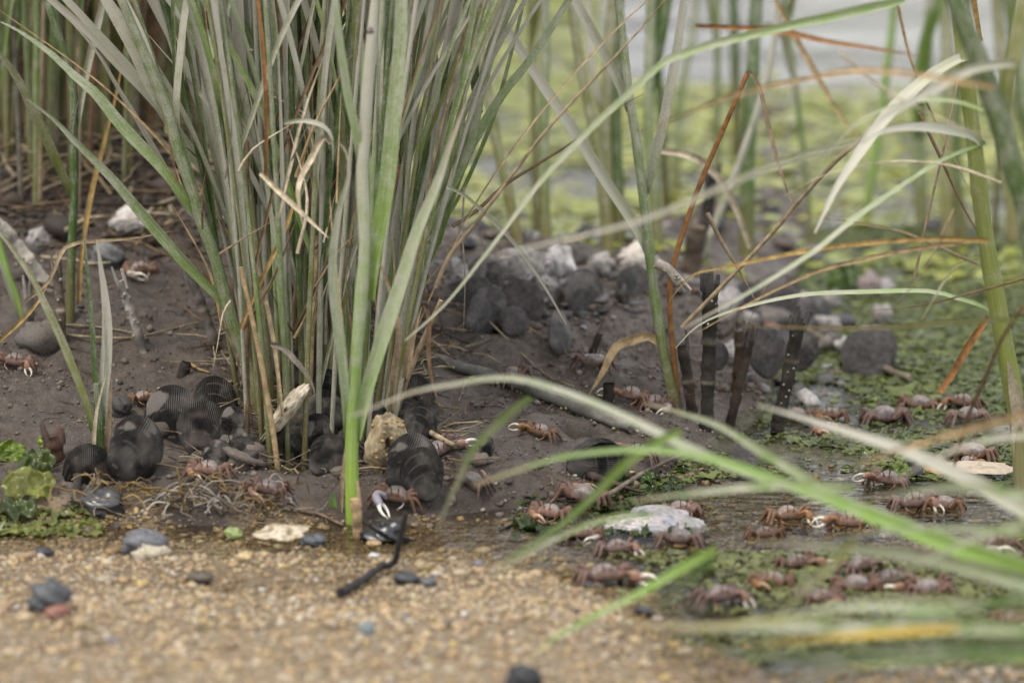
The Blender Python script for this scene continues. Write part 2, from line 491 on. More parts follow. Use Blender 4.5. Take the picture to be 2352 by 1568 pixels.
M = dict(leaf=make_leaf_mat(), dry=make_dry_mat(), mussel=make_shell_mat('mussel_shell', (0.34, 0.7), (0.10, 0.092, 0.084), 0.35, 75, 0.1),
         oyster=make_shell_mat('oyster_shell', (0.4, 0.7), (0.20, 0.15, 0.09), 0.55, 90), stone=make_stone_mat('stone'), wetstone=make_stone_mat('wet_stone', 0.3, 160),
         nacre=make_shell_mat('nacre', (0.1, 0.35), (0.14, 0.15, 0.15), 0.5, 55, 0.6), crab=make_crab_mat(), algae=make_algae_mat(), ground=make_ground_mat(), water=make_water_mat(), pebble=make_stone_mat('pebble', 0.5, 420), mud=make_stone_mat('mud_crumb', 0.75, 700))
# ------------------------------------------------------------------ the ground
XS = [-.9, -.37, -.2, -.05, .04, .10, .15, .20, .27, .9]
YF = [-.11, -.085, -.075, -.060, -.03, .03, .12, .26, .95, 900.0]
DIPS = [(1330, 985, .012, .022), (1690, 1000, .008, .012), (1372, 790, .007, .012), (770, 1000, .012, .012), (640, 1040, .022, .020), (965, 1060, .016, .012), (715, 1020, .026, .018), (880, 1040, .022, .014), (440, 1000, .02, .008), (1290, 700, .03, .008)]  # crab burrows, plus hollows added under the mussels to make dark gaps
DIP_POS = []
def ground(x, y):
    x = np.asarray(x, float); y = np.asarray(y, float)
    wob = fbm(x, y, 9, 3, 5) * 0.025
    s = y - np.interp(x, XS, YF) + wob
    H = np.interp(x, [-.4, -.1, 0, .10, .16, .22], [.085, .072, .058, .040, .026, .012])
    m = (sstep(0, .05, s) * .016 + sstep(.0, .5, s) * H) * (1 - sstep(.62, .95, s))
    m = m + .060 * np.exp(-((x + .36) / .17) ** 2 - ((y - .58) / .13) ** 2)
    on = sstep(0, .08, s) * (1 - sstep(.7, 1.0, s))
    m = m + on * (fbm(x, y, 16, 4, 1) * .012 + fbm(x, y, 70, 3, 2) * .0055)
    flat = -.0015 + fbm(x, y, 7, 4, 3) * .006 + fbm(x, y, 45, 3, 4) * .002
    pud = np.exp(-(((x - .225) / .155) ** 2 + ((y + .03) / .11) ** 2) ** 2)
    flat = flat - .009 * pud
    pud2 = np.exp(-(((x + .08) / .32) ** 2 + ((y + .105) / .035) ** 2) ** 2)
    flat = flat - .003 * pud2
    beach = sstep(-.15, -.8, y + .30 * sstep(.0, .2, x))
    flat = flat + beach * .030 + .005 * sstep(-.14, -.20, y + .28 * sstep(-.05, .2, x))
    far = sstep(1.55, 1.95, y) * sstep(.10, .40, x - .12 * fbm(x, y, 2.0, 2, 61)) + sstep(2.5, 3.2, y)
    far = np.clip(far, 0, 1)
    flat = flat - far * .06
    mid = sstep(.75, 1.0, y) * (1 - far)
    flat = flat + mid * (fbm(x, y, 3.2, 3, 8) * .012 - .001)
    z = flat * (1 - sstep(0, .03, s) * (1 - sstep(.7, .95, s))) + m
    for bx, by, br, bd in DIP_POS:
        z = z - bd * np.exp(-(((x - bx) ** 2 + (y - by) ** 2) / br ** 2) ** 2)
    return z
def gz(x, y):
    return float(ground(x, y))
def hit(px, py):
    """where the line of sight meets the ground"""
    d = ray(px, py)
    ys = np.linspace(-1.6, 3.4, 2000)
    t = (ys - CAM.y) / d.y
    xs = CAM.x + d.x * t; zs = CAM.z + d.z * t
    below = np.nonzero(zs < ground(xs, ys))[0]
    i = below[0] if len(below) else -1
    return Vector((xs[i], ys[i], float(ground(xs[i], ys[i]))))
for px, py, br, bd in DIPS:
    h_ = hit(px, py); DIP_POS.append((h_.x, h_.y, br, bd))

def axis(segs):
    out = [segs[0][0]]
    for a, b, st in segs:
        n = max(1, int(round((b - a) / st)))
        out += list(np.linspace(a, b, n + 1)[1:])
    return np.array(out)
gx = axis([(-60, -8, 8), (-8, -1.5, .8), (-1.5, -.62, .06), (-.62, -.42, .008), (-.42, .42, .0040), (.42, .62, .008), (.62, 1.5, .06), (1.5, 8, .8), (8, 60, 8)])
gy = axis([(-12, -2, 1.0), (-2, -1.1, .06), (-1.1, -.25, .007), (-.25, .55, .0039), (.55, 1.1, .007), (1.1, 2.4, .02), (2.4, 8, .4), (8, 90, 8)])
X, Yg = np.meshgrid(gx, gy)
Z = ground(X, Yg)
sline = Yg - np.interp(X, XS, YF) + fbm(X, Yg, 9, 3, 5) * 0.025
front = -.065 - .37 * sstep(0.0, .2, X)
nz = fbm(X, Yg, 18, 4, 21) * .075
sandm = 1 - sstep(-.05, .03, Yg - front + nz)
sandm = np.maximum(sandm, .75 * np.exp(-(((X - .225) / .16) ** 2 + ((Yg + .03) / .115) ** 2) ** 2))     # sandy bed of the puddle
wetm = np.clip(1 - sstep(.002, .022, Z + fbm(X, Yg, 12, 3, 33) * .008), 0, 1) * (1 - .9 * sstep(-.2, -.4, Yg + .34 * sstep(.02, .2, X)))
wetm = np.maximum(wetm, .55 * np.exp(-(((X - .06) / .07) ** 2 + ((Yg - .02) / .10) ** 2) ** 2))
farw = sstep(1.5, 1.75, Yg) * sstep(.10, .40, X); sandm = np.maximum(sandm, .12 * farw); wetm = wetm * (1 - farw)  # far bed painted paler to brighten the water in place of sky reflection
grnm = sstep(.10, .2, X) * (1 - sandm) * .8 + sstep(.75, 1.0, Yg) * (1 - sstep(1.6, 1.8, Yg) * sstep(0, .3, X)) * sstep(-.25, .15, fbm(X * .4, Yg, 4.0, 3, 66))
grnm = np.clip(grnm * (sline < .03), 0, 1)
mb = MB()
mb.add(np.stack([X, Yg, Z], -1).reshape(-1, 3), grid_faces(len(gy), len(gx)), np.stack([sandm, wetm, grnm], -1).reshape(-1, 3))
tag(mb.build('ground', M['ground']), kind='structure')
# tidal water lying in the low places and beyond the flat
mb = MB()
mb.add([(-60, -.45, 0), (60, -.45, 0), (60, 90, 0), (-60, 90, 0)], [(0, 1, 2, 3)], (1, 1, 1))
tag(mb.build('water', M['water']), kind='structure')

# ------------------------------------------------------------------ coarse sand and small gravel (nobody could count it)
def gravel_cols(n, g):
    pal = np.array([(.44, .30, .15), (.52, .40, .24), (.42, .33, .23), (.56, .48, .38), (.34, .22, .14), (.60, .55, .48), (.34, .30, .26), (.50, .40, .30), (.48, .36, .11), (.12, .115, .12)])
    w = np.array([.17, .17, .14, .12, .08, .09, .07, .09, .05, .02])
    c = pal[g.choice(len(pal), n, p=w)]
    c = c * .66 * np.array((1.03, .99, .88)) + np.array((.40, .31, .20)) * .34
    return c * g.uniform(.55, .92, (n, 1))
def gravel(name, n, xr, yr, size, base, keep, seed, zoff=.25, cols=gravel_cols, flat=.62, material='pebble', sig=.38, jag=.25, smooth=True):
    g = np.random.default_rng(seed)
    x = g.uniform(*xr, n); y = g.uniform(*yr, n)
    k = keep(x, y, g)
    x, y = x[k], y[k]; n = len(x)
    r = size * np.exp(g.normal(0, sig, n))
    s = np.stack([r * g.uniform(.8, 1.4, n), r * g.uniform(.75, 1.1, n), r * g.uniform(flat - .15, flat + .2, n)], -1)
    z = ground(x, y) + r * zoff
    cl = cols(n, g)
    if material == 'pebble':                                   # soaked stones at the water edge
        wet = (1 - sstep(.002, .007, z - r * zoff))[:, None]
        cl = cl * (1 - wet) + cl ** 1.25 * np.array((.62, .60, .46)) * wet
    m_ = MB(); scatter(m_, base, np.stack([x, y, z], -1), s, cl, seed, jag)
    return tag(m_.build(name, M[material], None, smooth), kind='stuff')
def sand_keep(x, y, g):
    fr = -.065 - .37 * sstep(.0, .2, x)
    return (y - fr + fbm(x, y, 18, 4, 21) * .075) < g.normal(-.01, .022, len(x))
gravel('sand_grains', 17000, (-.44, .44), (-.36, -.05), .0014, ico(), sand_keep, 3)
gravel('coarse_sand', 16000, (-.46, .46), (-1.15, -.30), .0020, ico(), sand_keep, 4)
gravel('pebble_gravel', 2600, (-.46, .46), (-1.1, -.06), .0024, ico2(), sand_keep, 5)
def bed_keep(x, y, g):
    return np.exp(-(((x - .22) / .17) ** 2 + ((y + .03) / .12) ** 2) ** 2) > g.uniform(.1, 1, len(x))
gravel('puddle_gravel', 2800, (.0, .42), (-.2, .12), .0020, ico2(), bed_keep, 6)
def mud_cols(n, g):
    c = np.array([(.095, .074, .060), (.15, .12, .10), (.050, .039, .033), (.24, .20, .165)])[g.choice(4, n, p=[.38, .36, .2, .06])]
    return c * g.uniform(.8, 1.2, (n, 1))
def mud_keep(x, y, g):
    s = y - np.interp(x, XS, YF)
    return (s > .0) & (s < .7) & (fbm(x, y, 20, 3, 41) > g.normal(-.1, .25, len(x)))
gravel('mud_crumbs', 14000, (-.44, .25), (-.10, .62), .00095, ico(), mud_keep, 7, .3, mud_cols, .8, 'mud', .5)
def peat_keep(x, y, g):
    return np.exp(-((x + .36) / .20) ** 2 - ((y - .55) / .15) ** 2) > g.uniform(.25, .9, len(x))
def peat_cols(n, g):
    return np.array([(.030, .022, .017), (.055, .038, .028), (.085, .058, .042)])[g.choice(3, n)] * g.uniform(.7, 1.2, (n, 1))
gravel('peat_crumbs', 14000, (-.60, -.14), (.36, .80), .0021, ico(), peat_keep, 9, .1, peat_cols, .6, 'mud', .6, .5, False)
def litter(name, n, xr, yr, keep, seed, L=(.015, .06), r=(.0004, .0011), cols=((.26, .20, .12), (.15, .10, .06), (.34, .28, .19), (.07, .05, .035)), up=.12, lift=.004):
    """matted dead stalk scraps lying every way; nobody could count them"""
    g = np.random.default_rng(seed); m_ = MB(); k = 0
    while k < n:
        x, y = g.uniform(*xr), g.uniform(*yr)
        if not keep(np.array([x]), np.array([y]), g)[0]: continue
        k += 1
        l = g.uniform(*L); a = g.uniform(0, 6.28); e = g.normal(0, up); p = np.array((x, y, 0.)); pts = []
        for q in range(5):
            pts.append(p.copy()); a += g.normal(0, .22)
            p = p + np.array((math.cos(a), math.sin(a), 0)) * l / 4
        pts = np.array(pts); pts[:, 2] = ground(pts[:, 0], pts[:, 1]); pts[:, 2] = np.maximum(pts[:, 2].mean() * .5 + pts[:, 2] * .5, 0) + g.random() * lift + .0008 + np.linspace(0, 1, 5) * abs(e) * l
        r0 = g.uniform(*r); c = np.array(cols[g.integers(len(cols))]) * g.uniform(.6, 1.1)
        tube(m_, pts, np.linspace(r0, r0 * .5, 5), c, 5, .6)
    return tag(m_.build(name, M['dry']), kind='stuff')
def far_keep(x, y, g):
    return fbm(x, y, 6, 3, 51) > g.normal(.05, .12, len(x))
def far_cols(n, g):
    c = np.array([(.05, .046, .05), (.11, .09, .08), (.20, .185, .175), (.13, .065, .05), (.04, .035, .035), (.30, .28, .26)])[g.choice(6, n, p=[.32, .28, .12, .07, .17, .04])]
    return c * g.uniform(.7, 1.2, (n, 1))
litter('dead_thatch', 420, (-.62, -.12), (.36, .85), lambda x, y, g: np.exp(-((x + .36) / .24) ** 2 - ((y - .56) / .2) ** 2) > g.uniform(.1, .9, 1), 61, (.03, .11), (.0009, .0022), lift=.02)
litter('clump_litter', 520, (-.24, -.03), (-.02, .34), lambda x, y, g: (y - np.interp(x, XS, YF)) > .06, 62, (.012, .05), lift=.006, up=.25)
litter('mud_litter', 260, (-.42, .22), (-.06, .55), lambda x, y, g: (y - np.interp(x, XS, YF)) > .02, 63, (.006, .03), (.0003, .0008), lift=.001, cols=((.10, .075, .055), (.16, .12, .085), (.05, .04, .033)))
litter('shore_litter', 240, (-.44, .30), (-.9, -.05), lambda x, y, g: sand_keep(x, y, g), 64, (.004, .02), (.0003, .0009), lift=.001, cols=((.06, .05, .045), (.20, .15, .09), (.10, .12, .05)))
gravel('shell_chips', 500, (-.46, .40), (-1.0, -.05), .0016, ico(), sand_keep, 65, .5, lambda n, g: np.array([(.45, .43, .41), (.05, .05, .06), (.36, .30, .26), (.14, .13, .15)])[g.choice(4, n)], .25, 'stone', .5, .5, False)
def heap_keep(x, y, g):
    a = np.exp(-((x - .03) / .085) ** 2 - ((y - .40) / .09) ** 2); b = np.exp(-((x - .215) / .06) ** 2 - ((y - .42) / .14) ** 2)
    return np.maximum(a, b) > g.uniform(.2, 1, len(x))
gravel('heap_chips', 1500, (-.15, .36), (.15, .75), .0042, ico(), heap_keep, 67, .3, lambda n, g: np.array([(.06, .056, .055), (.12, .11, .105), (.24, .225, .215), (.03, .027, .026), (.34, .32, .30)])[g.choice(5, n, p=[.34, .28, .13, .17, .08])] * g.uniform(.7, 1.2, (n, 1)), .4, 'stone', .5, .5, False)
gravel('shell_gravel', 2000, (-.15, .27), (.48, .88), .0048, ico2(), far_keep, 8, .3, far_cols, .55, 'stone', .45)
# ------------------------------------------------------------------ cordgrass
# leaf kinds: colour at the foot, colour at the tip, silt at the foot, silt at the tip
LK = dict(
    g=((.140, .215, .040), (.115, .175, .055), .28, .58),
    y=((.150, .190, .070), (.180, .200, .120), .58, 1.0),
    p=((.210, .310, .095), (.240, .310, .150), .38, .70),
    d=((.062, .112, .020), (.065, .110, .030), .14, .38),
    o=((.165, .185, .045), (.145, .155, .055), .22, .5),
    b=((.210, .330, .065), (.200, .330, .090), .08, .34),
    w=((.330, .370, .220), (.420, .420, .340), .60, .80),
    c=((.200, .320, .055), (.250, .310, .160), .02, .95),
    v=((.230, .260, .055), (.200, .230, .070), .05, .25),
    n=((.130, .185, .030), (.420, .300, .130), .30, .35),
)
DK = dict(T=(.40, .29, .16), S=(.52, .44, .32), R=(.26, .125, .045), B=(.165, .105, .060), K=(.030, .026, .022), Y=(.32, .22, .080), L=(.26, .20, .125), H=(.19, .165, .135))
def leafcols(kind, t, shade=1.0):
    a, b, d0, d1 = LK[kind]
    c = np.array(a)[None] * (1 - t[:, None]) + np.array(b)[None] * t[:, None]
    return np.hstack([c * shade, (d0 + (d1 - d0) * np.clip(t * 1.6, 0, 1))[:, None]])
def extend(pts, Ys):
    """carry a blade that leaves the picture on to its tip"""
    (x0, y0), (x1, y1) = pts[-2], pts[-1]
    dx, dy = x1 - x0, y1 - y0
    L = max(1.0, math.hypot(dx, dy)); dx, dy = dx / L, dy / L
    e = rnd.uniform(250, 420)
    return pts + [(x1 + dx * e * .5, y1 + dy * e * .5), (x1 + dx * e * 1.05, y1 + dy * e * .9 + 20)], Ys + [Ys[-1], Ys[-1]]
def out_of_frame(p):
    return p[1] <= 6 or p[0] >= 2346 or p[0] <= 4
def path3(pts, Y0, dY, step=.009):
    pts = list(pts)
    L = np.concatenate([[0], np.cumsum([math.hypot(b[0] - a[0], b[1] - a[1]) for a, b in zip(pts[:-1], pts[1:])])])
    Ys = [Y0 + dY * (l / L[-1]) for l in L]
    ext = pts[-1][1] <= 6
    if ext: pts, Ys = extend(pts, Ys)
    p3 = [np.array(at(x, y, Y)) for (x, y), Y in zip(pts, Ys)]
    return catmull(p3, step), ext
def arclen(p):
    l = np.concatenate([[0], np.cumsum(np.linalg.norm(np.diff(p, axis=0), axis=1))])
    return l / l[-1]
def blade_mesh(mb, pts, w, kind, Y0, dY, fall=1.5, tip=.12, roll=None, step=.008, belly=.35):
    p, ext = path3(pts, Y0, dY, step)
    t = arclen(p)
    W = w * mpp(Y0) * .88
    prof = np.where(t < belly, .72 + .28 * (t / belly), 1 - (1 - tip) * np.clip((t - belly) / (1 - belly), 0, 1) ** fall)
    if ext: prof = np.where(t < .6, .8 + .2 * np.sin(np.clip(t / .6, 0, 1) * math.pi), .8 * (1 - ((t - .6) / .4) ** 1.6) + .03)
    rl = rnd.uniform(-.5, .5) if roll is None else roll
    if roll is None:                                                    # leaves mostly turn their face up to the light
        i = len(p) // 2; tt = p[min(i + 1, len(p) - 1)] - p[i - 1]; tt = tt / np.linalg.norm(tt)
        vd = p[i] - np.array(CAM); vd /= np.linalg.norm(vd); s_ = np.cross(tt, vd); s_ /= np.linalg.norm(s_); n_ = np.cross(s_, tt)
        def upz(a):
            q = n_ * math.cos(a) - s_ * math.sin(a)
            return -q[2] * np.sign(q.dot(vd))
        if rnd.random() < .8 and upz(-rl) > upz(rl): rl = -rl
    rolls = rl + np.sin(t * rnd.uniform(1.5, 4) + rnd.uniform(0, 6)) * .28
    wide = W * prof / np.maximum(.93, np.cos(np.clip(rolls, -.7, .7)))
    cup = .55 * np.exp(-t * 9) + .13 + .05 * np.sin(t * 9)
    # the edge is never quite straight
    side = (vnoise(t * 7 + rnd.uniform(0, 99), t * 0, 3) - .5) * W * .16
    p = p + np.array([1, 0, .15])[None] * side[:, None] * np.clip(t * 4, 0, 1)[:, None]
    if kind in DK:
        k = np.array(DK[kind])[None] * (.85 + .35 * vnoise(t * 9 + rnd.uniform(0, 99), t * 0, 5))[:, None]
        ribbon(mb, p, wide, np.hstack([k, np.zeros((len(p), 1))]), cup * 1.4, rolls)
    else:
        lc = leafcols(kind, t, rnd.uniform(.85, 1.15))
        if not ext and rnd.random() < .7:                               # the tip dies back first
            k = (np.clip((t - rnd.uniform(.80, .92)) / .1, 0, 1) * .85)[:, None]
            lc[:, :3] = lc[:, :3] * (1 - k) + np.array((.34, .25, .12)) * k
        ribbon(mb, p, wide, lc, cup, rolls)
    return mb
def culm_mesh(mb, pts, w, kind, Y0, lean, foot=None, step=.013, taper=.75):
    p, ext = path3(pts, Y0, lean, step)
    t = arclen(p)
    r = w * .49 * mpp(Y0) * (1 - (1 - taper) * t) * (1 + .05 * np.sin(t * 40))
    if ext: r = r * np.where(t > .75, 1 - .9 * ((t - .75) / .25), 1)
    if kind in DK:
        c = np.array(DK[kind])[None] * (.8 + .4 * vnoise(t * 12 + rnd.uniform(0, 99), t * 0, 5))[:, None]
        c = np.hstack([c, np.zeros((len(p), 1))])
    else:
        c = leafcols(kind, t * .9, rnd.uniform(.9, 1.1))
        f = (np.clip(1 - t / .2, 0, 1) ** .7)[:, None]                      # foot mixed towards its own colour
        ft = np.array(foot if foot is not None else (.17, .12, .055))  # default foot: brown dead sheaths, with shade between the stems painted in
        c[:, :3] = c[:, :3] * (1 - .7 * f) + ft[None] * .7 * f
    # sheath joints: small swellings
    for j in (rnd.uniform(.25, .4), rnd.uniform(.5, .7)):
        r = r * (1 + .10 * np.exp(-((t - j) / .012) ** 2))
    tube(mb, p, r, c, 9, .82)
    return p
GROUP_OF = {}
def shoot(label, culm, w, kind, blades=(), lean=.03, Y=None, cat='grass', group=None, name='cordgrass_shoot', foot=None, sink=10):
    bx, by = culm[0]
    if Y is None:
        Y = hit(bx, by).y
    e = empty(name, at(bx, by, Y))
    tag(e, label, cat, group)
    bpy.context.view_layer.update()
    inv = Matrix.Translation(-e.location)
    dry = kind in DK
    pts = [(bx + (bx - culm[1][0]) * .02, by + sink)] + list(culm)
    m_ = MB()
    cp3 = culm_mesh(m_, pts, w, kind, Y, lean, foot)
    me = m_.mesh('stem', M['dry' if dry else 'leaf']); me.transform(inv)
    link('stem', me, e)
    for bl in blades:
        k, bw, dY, pp = bl[:4]
        # depth where the blade leaves the stem
        q = np.array(at(pp[0][0], pp[0][1], Y))
        i = int(np.argmin(np.abs(cp3[:, 2] - q[2])))
        by_ = cp3[i, 1] - .002 * rnd.random()
        m_ = MB()
        blade_mesh(m_, pp, bw, k, by_, dY)
        me = m_.mesh('leaf_blade', M['dry' if k in DK else 'leaf']); me.transform(inv)
        o = link('leaf_blade', me, e)
        if k in DK and not dry:
            o['label'] = 'dry tan leaf blade of this green shoot'
    return e
def loose(name, label, cat, pts, w, kind, Y, dY=0, round_=False, tip=.12, group=None, roll=None, belly=.35):
    """a single straw or leaf blade lying or arching on its own"""
    Y0 = Y
    m_ = MB(); org = Vector(at(pts[0][0], pts[0][1], Y0))
    if round_:
        p, ext = path3(pts, Y0, dY)
        t = arclen(p)
        r = w * .5 * mpp(Y0) * (1 - (1 - tip) * t ** 1.5)
        if kind in DK:
            c = np.array(DK[kind])[None] * (.75 + .5 * vnoise(t * 10 + rnd.uniform(0, 99), t * 0, 9))[:, None]
            c = np.hstack([c, np.zeros((len(p), 1))])
        else:
            c = leafcols(kind, t)
        tube(m_, p, r, c, 8, .8)
    else:
        blade_mesh(m_, pts, w, kind, Y0, dY, tip=tip, roll=roll, belly=belly)
    me = m_.mesh(name, M['dry' if kind in DK else 'leaf']); me.transform(Matrix.Translation(-org))
    o = link(name, me); o.location = org
    return tag(o, label, cat, group)
def ground_straw(name, label, cat, pts, w, kind, lift=3, tip=.4, group=None, sides=8):
    """a dead stalk lying on the mud: every point found on the ground, raised by its own radius"""
    hs_ = [hit(x, y) for x, y in pts]
    p = catmull([np.array(h_) for h_ in hs_], .005)
    r0 = w * .5 * mpp(hs_[0].y)
    p[:, 2] = np.maximum(p[:, 2], 0) + r0 * .8 + lift * .0003
    t = arclen(p)
    c = np.array(DK[kind])[None] * (.7 + .6 * vnoise(t * 14 + rnd.uniform(0, 99), t * 0, 9))[:, None]
    m_ = MB(); tube(m_, p, r0 * (1 - (1 - tip) * t), c, sides, .9, (.1, .2, 1))
    me = m_.mesh(name, M['dry']); org = hs_[0]; me.transform(Matrix.Translation(-org))
    o = link(name, me); o.location = org
    return tag(o, label, cat, group)

# ---- the dense central clump, shoots one can follow
shoot('thick bright green cordgrass shoot standing foremost in the pebbly shallows, pale forked top',
      [(811, 1205), (808, 1100), (808, 1000), (816, 850), (828, 700), (838, 560), (832, 400), (838, 300), (846, 170), (856, 60), (862, 0)], 34, 'c',
      [('p', 28, -.015, [(800, 1010), (788, 850), (768, 690), (764, 590), (780, 480), (803, 400), (797, 350), (780, 330)]),
       ('p', 40, -.04, [(816, 1010), (852, 860), (905, 690), (955, 540), (1010, 400), (1072, 236)]),
       ('p', 22, -.02, [(828, 380), (815, 290), (796, 211), (780, 90), (770, 0)]),
       ('g', 42, .01, [(845, 690), (862, 560), (890, 400), (903, 250), (915, 120), (922, 0)])], lean=.02, foot=(.30, .42, .05), sink=4)
shoot('green cordgrass shoot beside the cracked oyster shell, long dark leaf slanting up rightward',
      [(908, 950), (920, 840), (940, 690), (966, 551), (1014, 470), (1048, 408), (1078, 335), (1100, 225), (1133, 102), (1177, 0)], 30, 'g',
      [('g', 26, .02, [(953, 650), (1000, 560), (1040, 440), (1080, 340), (1150, 221), (1218, 136), (1306, 0)]),
       ('d', 26, .02, [(1100, 260), (1092, 190), (1084, 110), (1075, 0)]),
       ('p', 36, .03, [(1000, 560), (1030, 425), (1048, 323), (1058, 204), (1072, 102), (1092, 0)])], lean=.03, foot=(.20, .26, .04))
shoot('speckled grey-green shoot on the clump edge with a thin curved leaf',
      [(880, 900), (905, 760), (935, 600), (965, 450), (990, 310), (1014, 170), (1041, 68), (1065, 0)], 30, 'y',
      [('g', 11, -.02, [(985, 560), (1020, 510), (1068, 425), (1126, 289), (1157, 190), (1181, 95), (1204, 0)]),
       ('n', 14, -.03, [(905, 420), (912, 323), (970, 204), (1021, 126), (1116, 0)]),
       ('y', 26, .02, [(905, 420), (920, 300), (953, 204), (994, 85), (1031, 0)])])
shoot('olive cordgrass shoot rooted among the mussels, two long leaves sweeping far left',
      [(598, 955), (575, 860), (544, 772), (524, 707), (497, 602), (466, 520), (442, 442), (405, 335), (388, 265), (326, 112), (286, 17), (280, 0)], 30, 'g',
      [('g', 30, -.03, [(520, 700), (465, 645), (408, 585), (350, 520), (272, 428), (204, 354), (163, 316), (119, 272), (65, 228)]),
       ('g', 32, -.02, [(445, 485), (392, 410), (340, 350), (272, 279), (218, 211), (170, 173), (102, 112), (44, 71), (0, 51)]),
       ('y', 22, .02, [(408, 330), (405, 238), (415, 102), (428, 0)]),
       ('y', 30, .0, [(388, 270), (340, 190), (296, 95), (245, 0)]),
       ('y', 18, .03, [(400, 290), (360, 180), (326, 85), (286, 0)])], lean=-.02, foot=(.24, .17, .08))
shoot('grey silted shoot behind the olive one, leaves crossing toward the upper left',
      [(560, 850), (562, 720), (548, 600), (545, 530), (520, 400), (500, 300), (459, 150), (420, 0)], 26, 'y',
      [('y', 24, .0, [(545, 540), (503, 435), (435, 340), (374, 258), (326, 204), (272, 150), (204, 78), (116, 0)]),
       ('y', 24, -.02, [(535, 480), (450, 370), (400, 300), (340, 207), (238, 92), (153, 0)]),
       ('y', 16, -.03, [(520, 560), (430, 480), (367, 367), (323, 289), (272, 204), (218, 112), (150, 37)]),
       ('y', 28, .02, [(530, 500), (490, 323), (459, 238), (408, 112), (350, 0)]),
       ('g', 24, .03, [(571, 500), (530, 306), (503, 238), (442, 112), (398, 0)])], lean=.02)
shoot('pale grey straight shoot in the middle of the clump',
      [(628, 880), (630, 760), (612, 600), (600, 450), (592, 300), (580, 150), (570, 0)], 28, 'y',
      [('y', 30, -.02, [(600, 480), (590, 330), (560, 180), (540, 0)]), ('y', 34, -.02, [(615, 560), (612, 380), (606, 200), (600, 0)]),
       ('d', 18, .01, [(612, 500), (560, 380), (520, 250), (500, 120), (470, 0)])])
shoot('green-footed shoot with broad grey leaves in the clump centre',
      [(650, 870), (643, 782), (636, 680), (612, 517), (620, 380), (640, 200), (655, 60), (662, 0)], 28, 'g',
      [('y', 40, -.03, [(622, 520), (610, 400), (575, 300), (552, 150), (545, 0)]), ('y', 30, .02, [(640, 420), (650, 300), (640, 150), (618, 0)])])
shoot('dark green thick stem with a yellow-green joint high in the clump',
      [(735, 850), (735, 700), (730, 560), (716, 420), (700, 280), (680, 140), (664, 60), (672, 0)], 34, 'd',
      [('y', 26, .02, [(690, 240), (700, 150), (706, 60), (715, 0)]), ('g', 16, .02, [(720, 430), (760, 330), (790, 200), (800, 100), (806, 0)])])
shoot('slender olive shoot leaning rightward behind the foremost green shoot',
      [(748, 880), (744, 755), (724, 663), (683, 517), (660, 400), (650, 250), (645, 120), (640, 0)], 22, 'o',
      [('y', 28, -.01, [(690, 530), (640, 400), (600, 250), (570, 90), (560, 0)])])
shoot('dusty shoot with a broad grey leaf bowing right of the foremost shoot',
      [(870, 900), (880, 760), (900, 620), (910, 480), (892, 306), (875, 170), (861, 60), (858, 0)], 26, 'y',
      [('y', 44, -.03, [(935, 540), (912, 430), (893, 306), (876, 180), (861, 95), (850, 0)])])
shoot('green cordgrass shoot by itself at the far left, pale leaf rising beside it',
      [(160, 741), (163, 619), (167, 517), (170, 455), (170, 272), (167, 190), (150, 130), (112, 13), (108, 0)], 22, 'd',
      [('y', 20, .02, [(176, 290), (197, 170), (218, 85), (238, 0)]), ('o', 28, -.03, [(167, 455), (102, 306), (44, 190), (0, 126), (-60, 60)])], lean=.03)
shoot('short young shoot of spread leaves before the left mud bank, dry sheath at its foot',
      [(232, 1052), (229, 1000), (225, 930), (222, 880)], 24, 'd',
      [('o', 22, -.01, [(214, 990), (196, 920), (163, 830), (102, 694), (68, 629), (0, 537), (-40, 490)]),
       ('d', 15, .01, [(222, 960), (214, 789), (201, 636), (192, 517)]),
       ('y', 30, .0, [(234, 980), (240, 874), (245, 755), (236, 650), (224, 551)]),
       ('S', 11, -.01, [(212, 1070), (216, 1010), (222, 942), (242, 867)]), ('y', 8, .0, [(233, 900), (237, 820), (236, 740), (236, 690)]),
       ('L', 17, -.006, [(243, 1040), (248, 990), (252, 942), (255, 867)])], lean=.0)
shoot('green cordgrass shoot standing alone right of the mud, two leaves forming a V',
      [(1553, 940), (1538, 870), (1524, 806), (1500, 653), (1487, 530), (1474, 425), (1459, 306), (1442, 204), (1432, 102), (1419, 0)], 26, 'g',
      [('y', 26, -.01, [(1447, 255), (1415, 177), (1371, 92), (1320, 0)]),
       ('y', 26, .01, [(1483, 445), (1500, 380), (1520, 300), (1546, 170), (1572, 0)]),
       ('w', 30, -.015, [(1494, 590), (1466, 530), (1405, 435), (1334, 323), (1252, 204), (1181, 95), (1113, 0)])], lean=.03, foot=(.14, .09, .04))
shoot('bent orange-brown dead stalk leaning on the lone shoot, tip hanging thin',
      [(1560, 935), (1548, 823), (1538, 690), (1548, 602), (1603, 435), (1660, 300), (1716, 170)], 15, 'R',
      [('L', 13, -.01, [(1714, 172), (1722, 165), (1746, 204), (1763, 282), (1783, 360), (1810, 445), (1834, 497)]),
       ('T', 26, -.005, [(1526, 797), (1490, 772), (1450, 782), (1414, 797), (1390, 845), (1352, 905)])], lean=.0, name='dead_stalk', cat='stalk')
shoot('bright green shoot cut by the left picture edge',
      [(60, 745), (44, 700), (20, 640), (2, 575), (-30, 470), (-60, 300)], 20, 'b', [('p', 14, -.005, [(48, 725), (26, 680), (2, 610), (-20, 560)])])
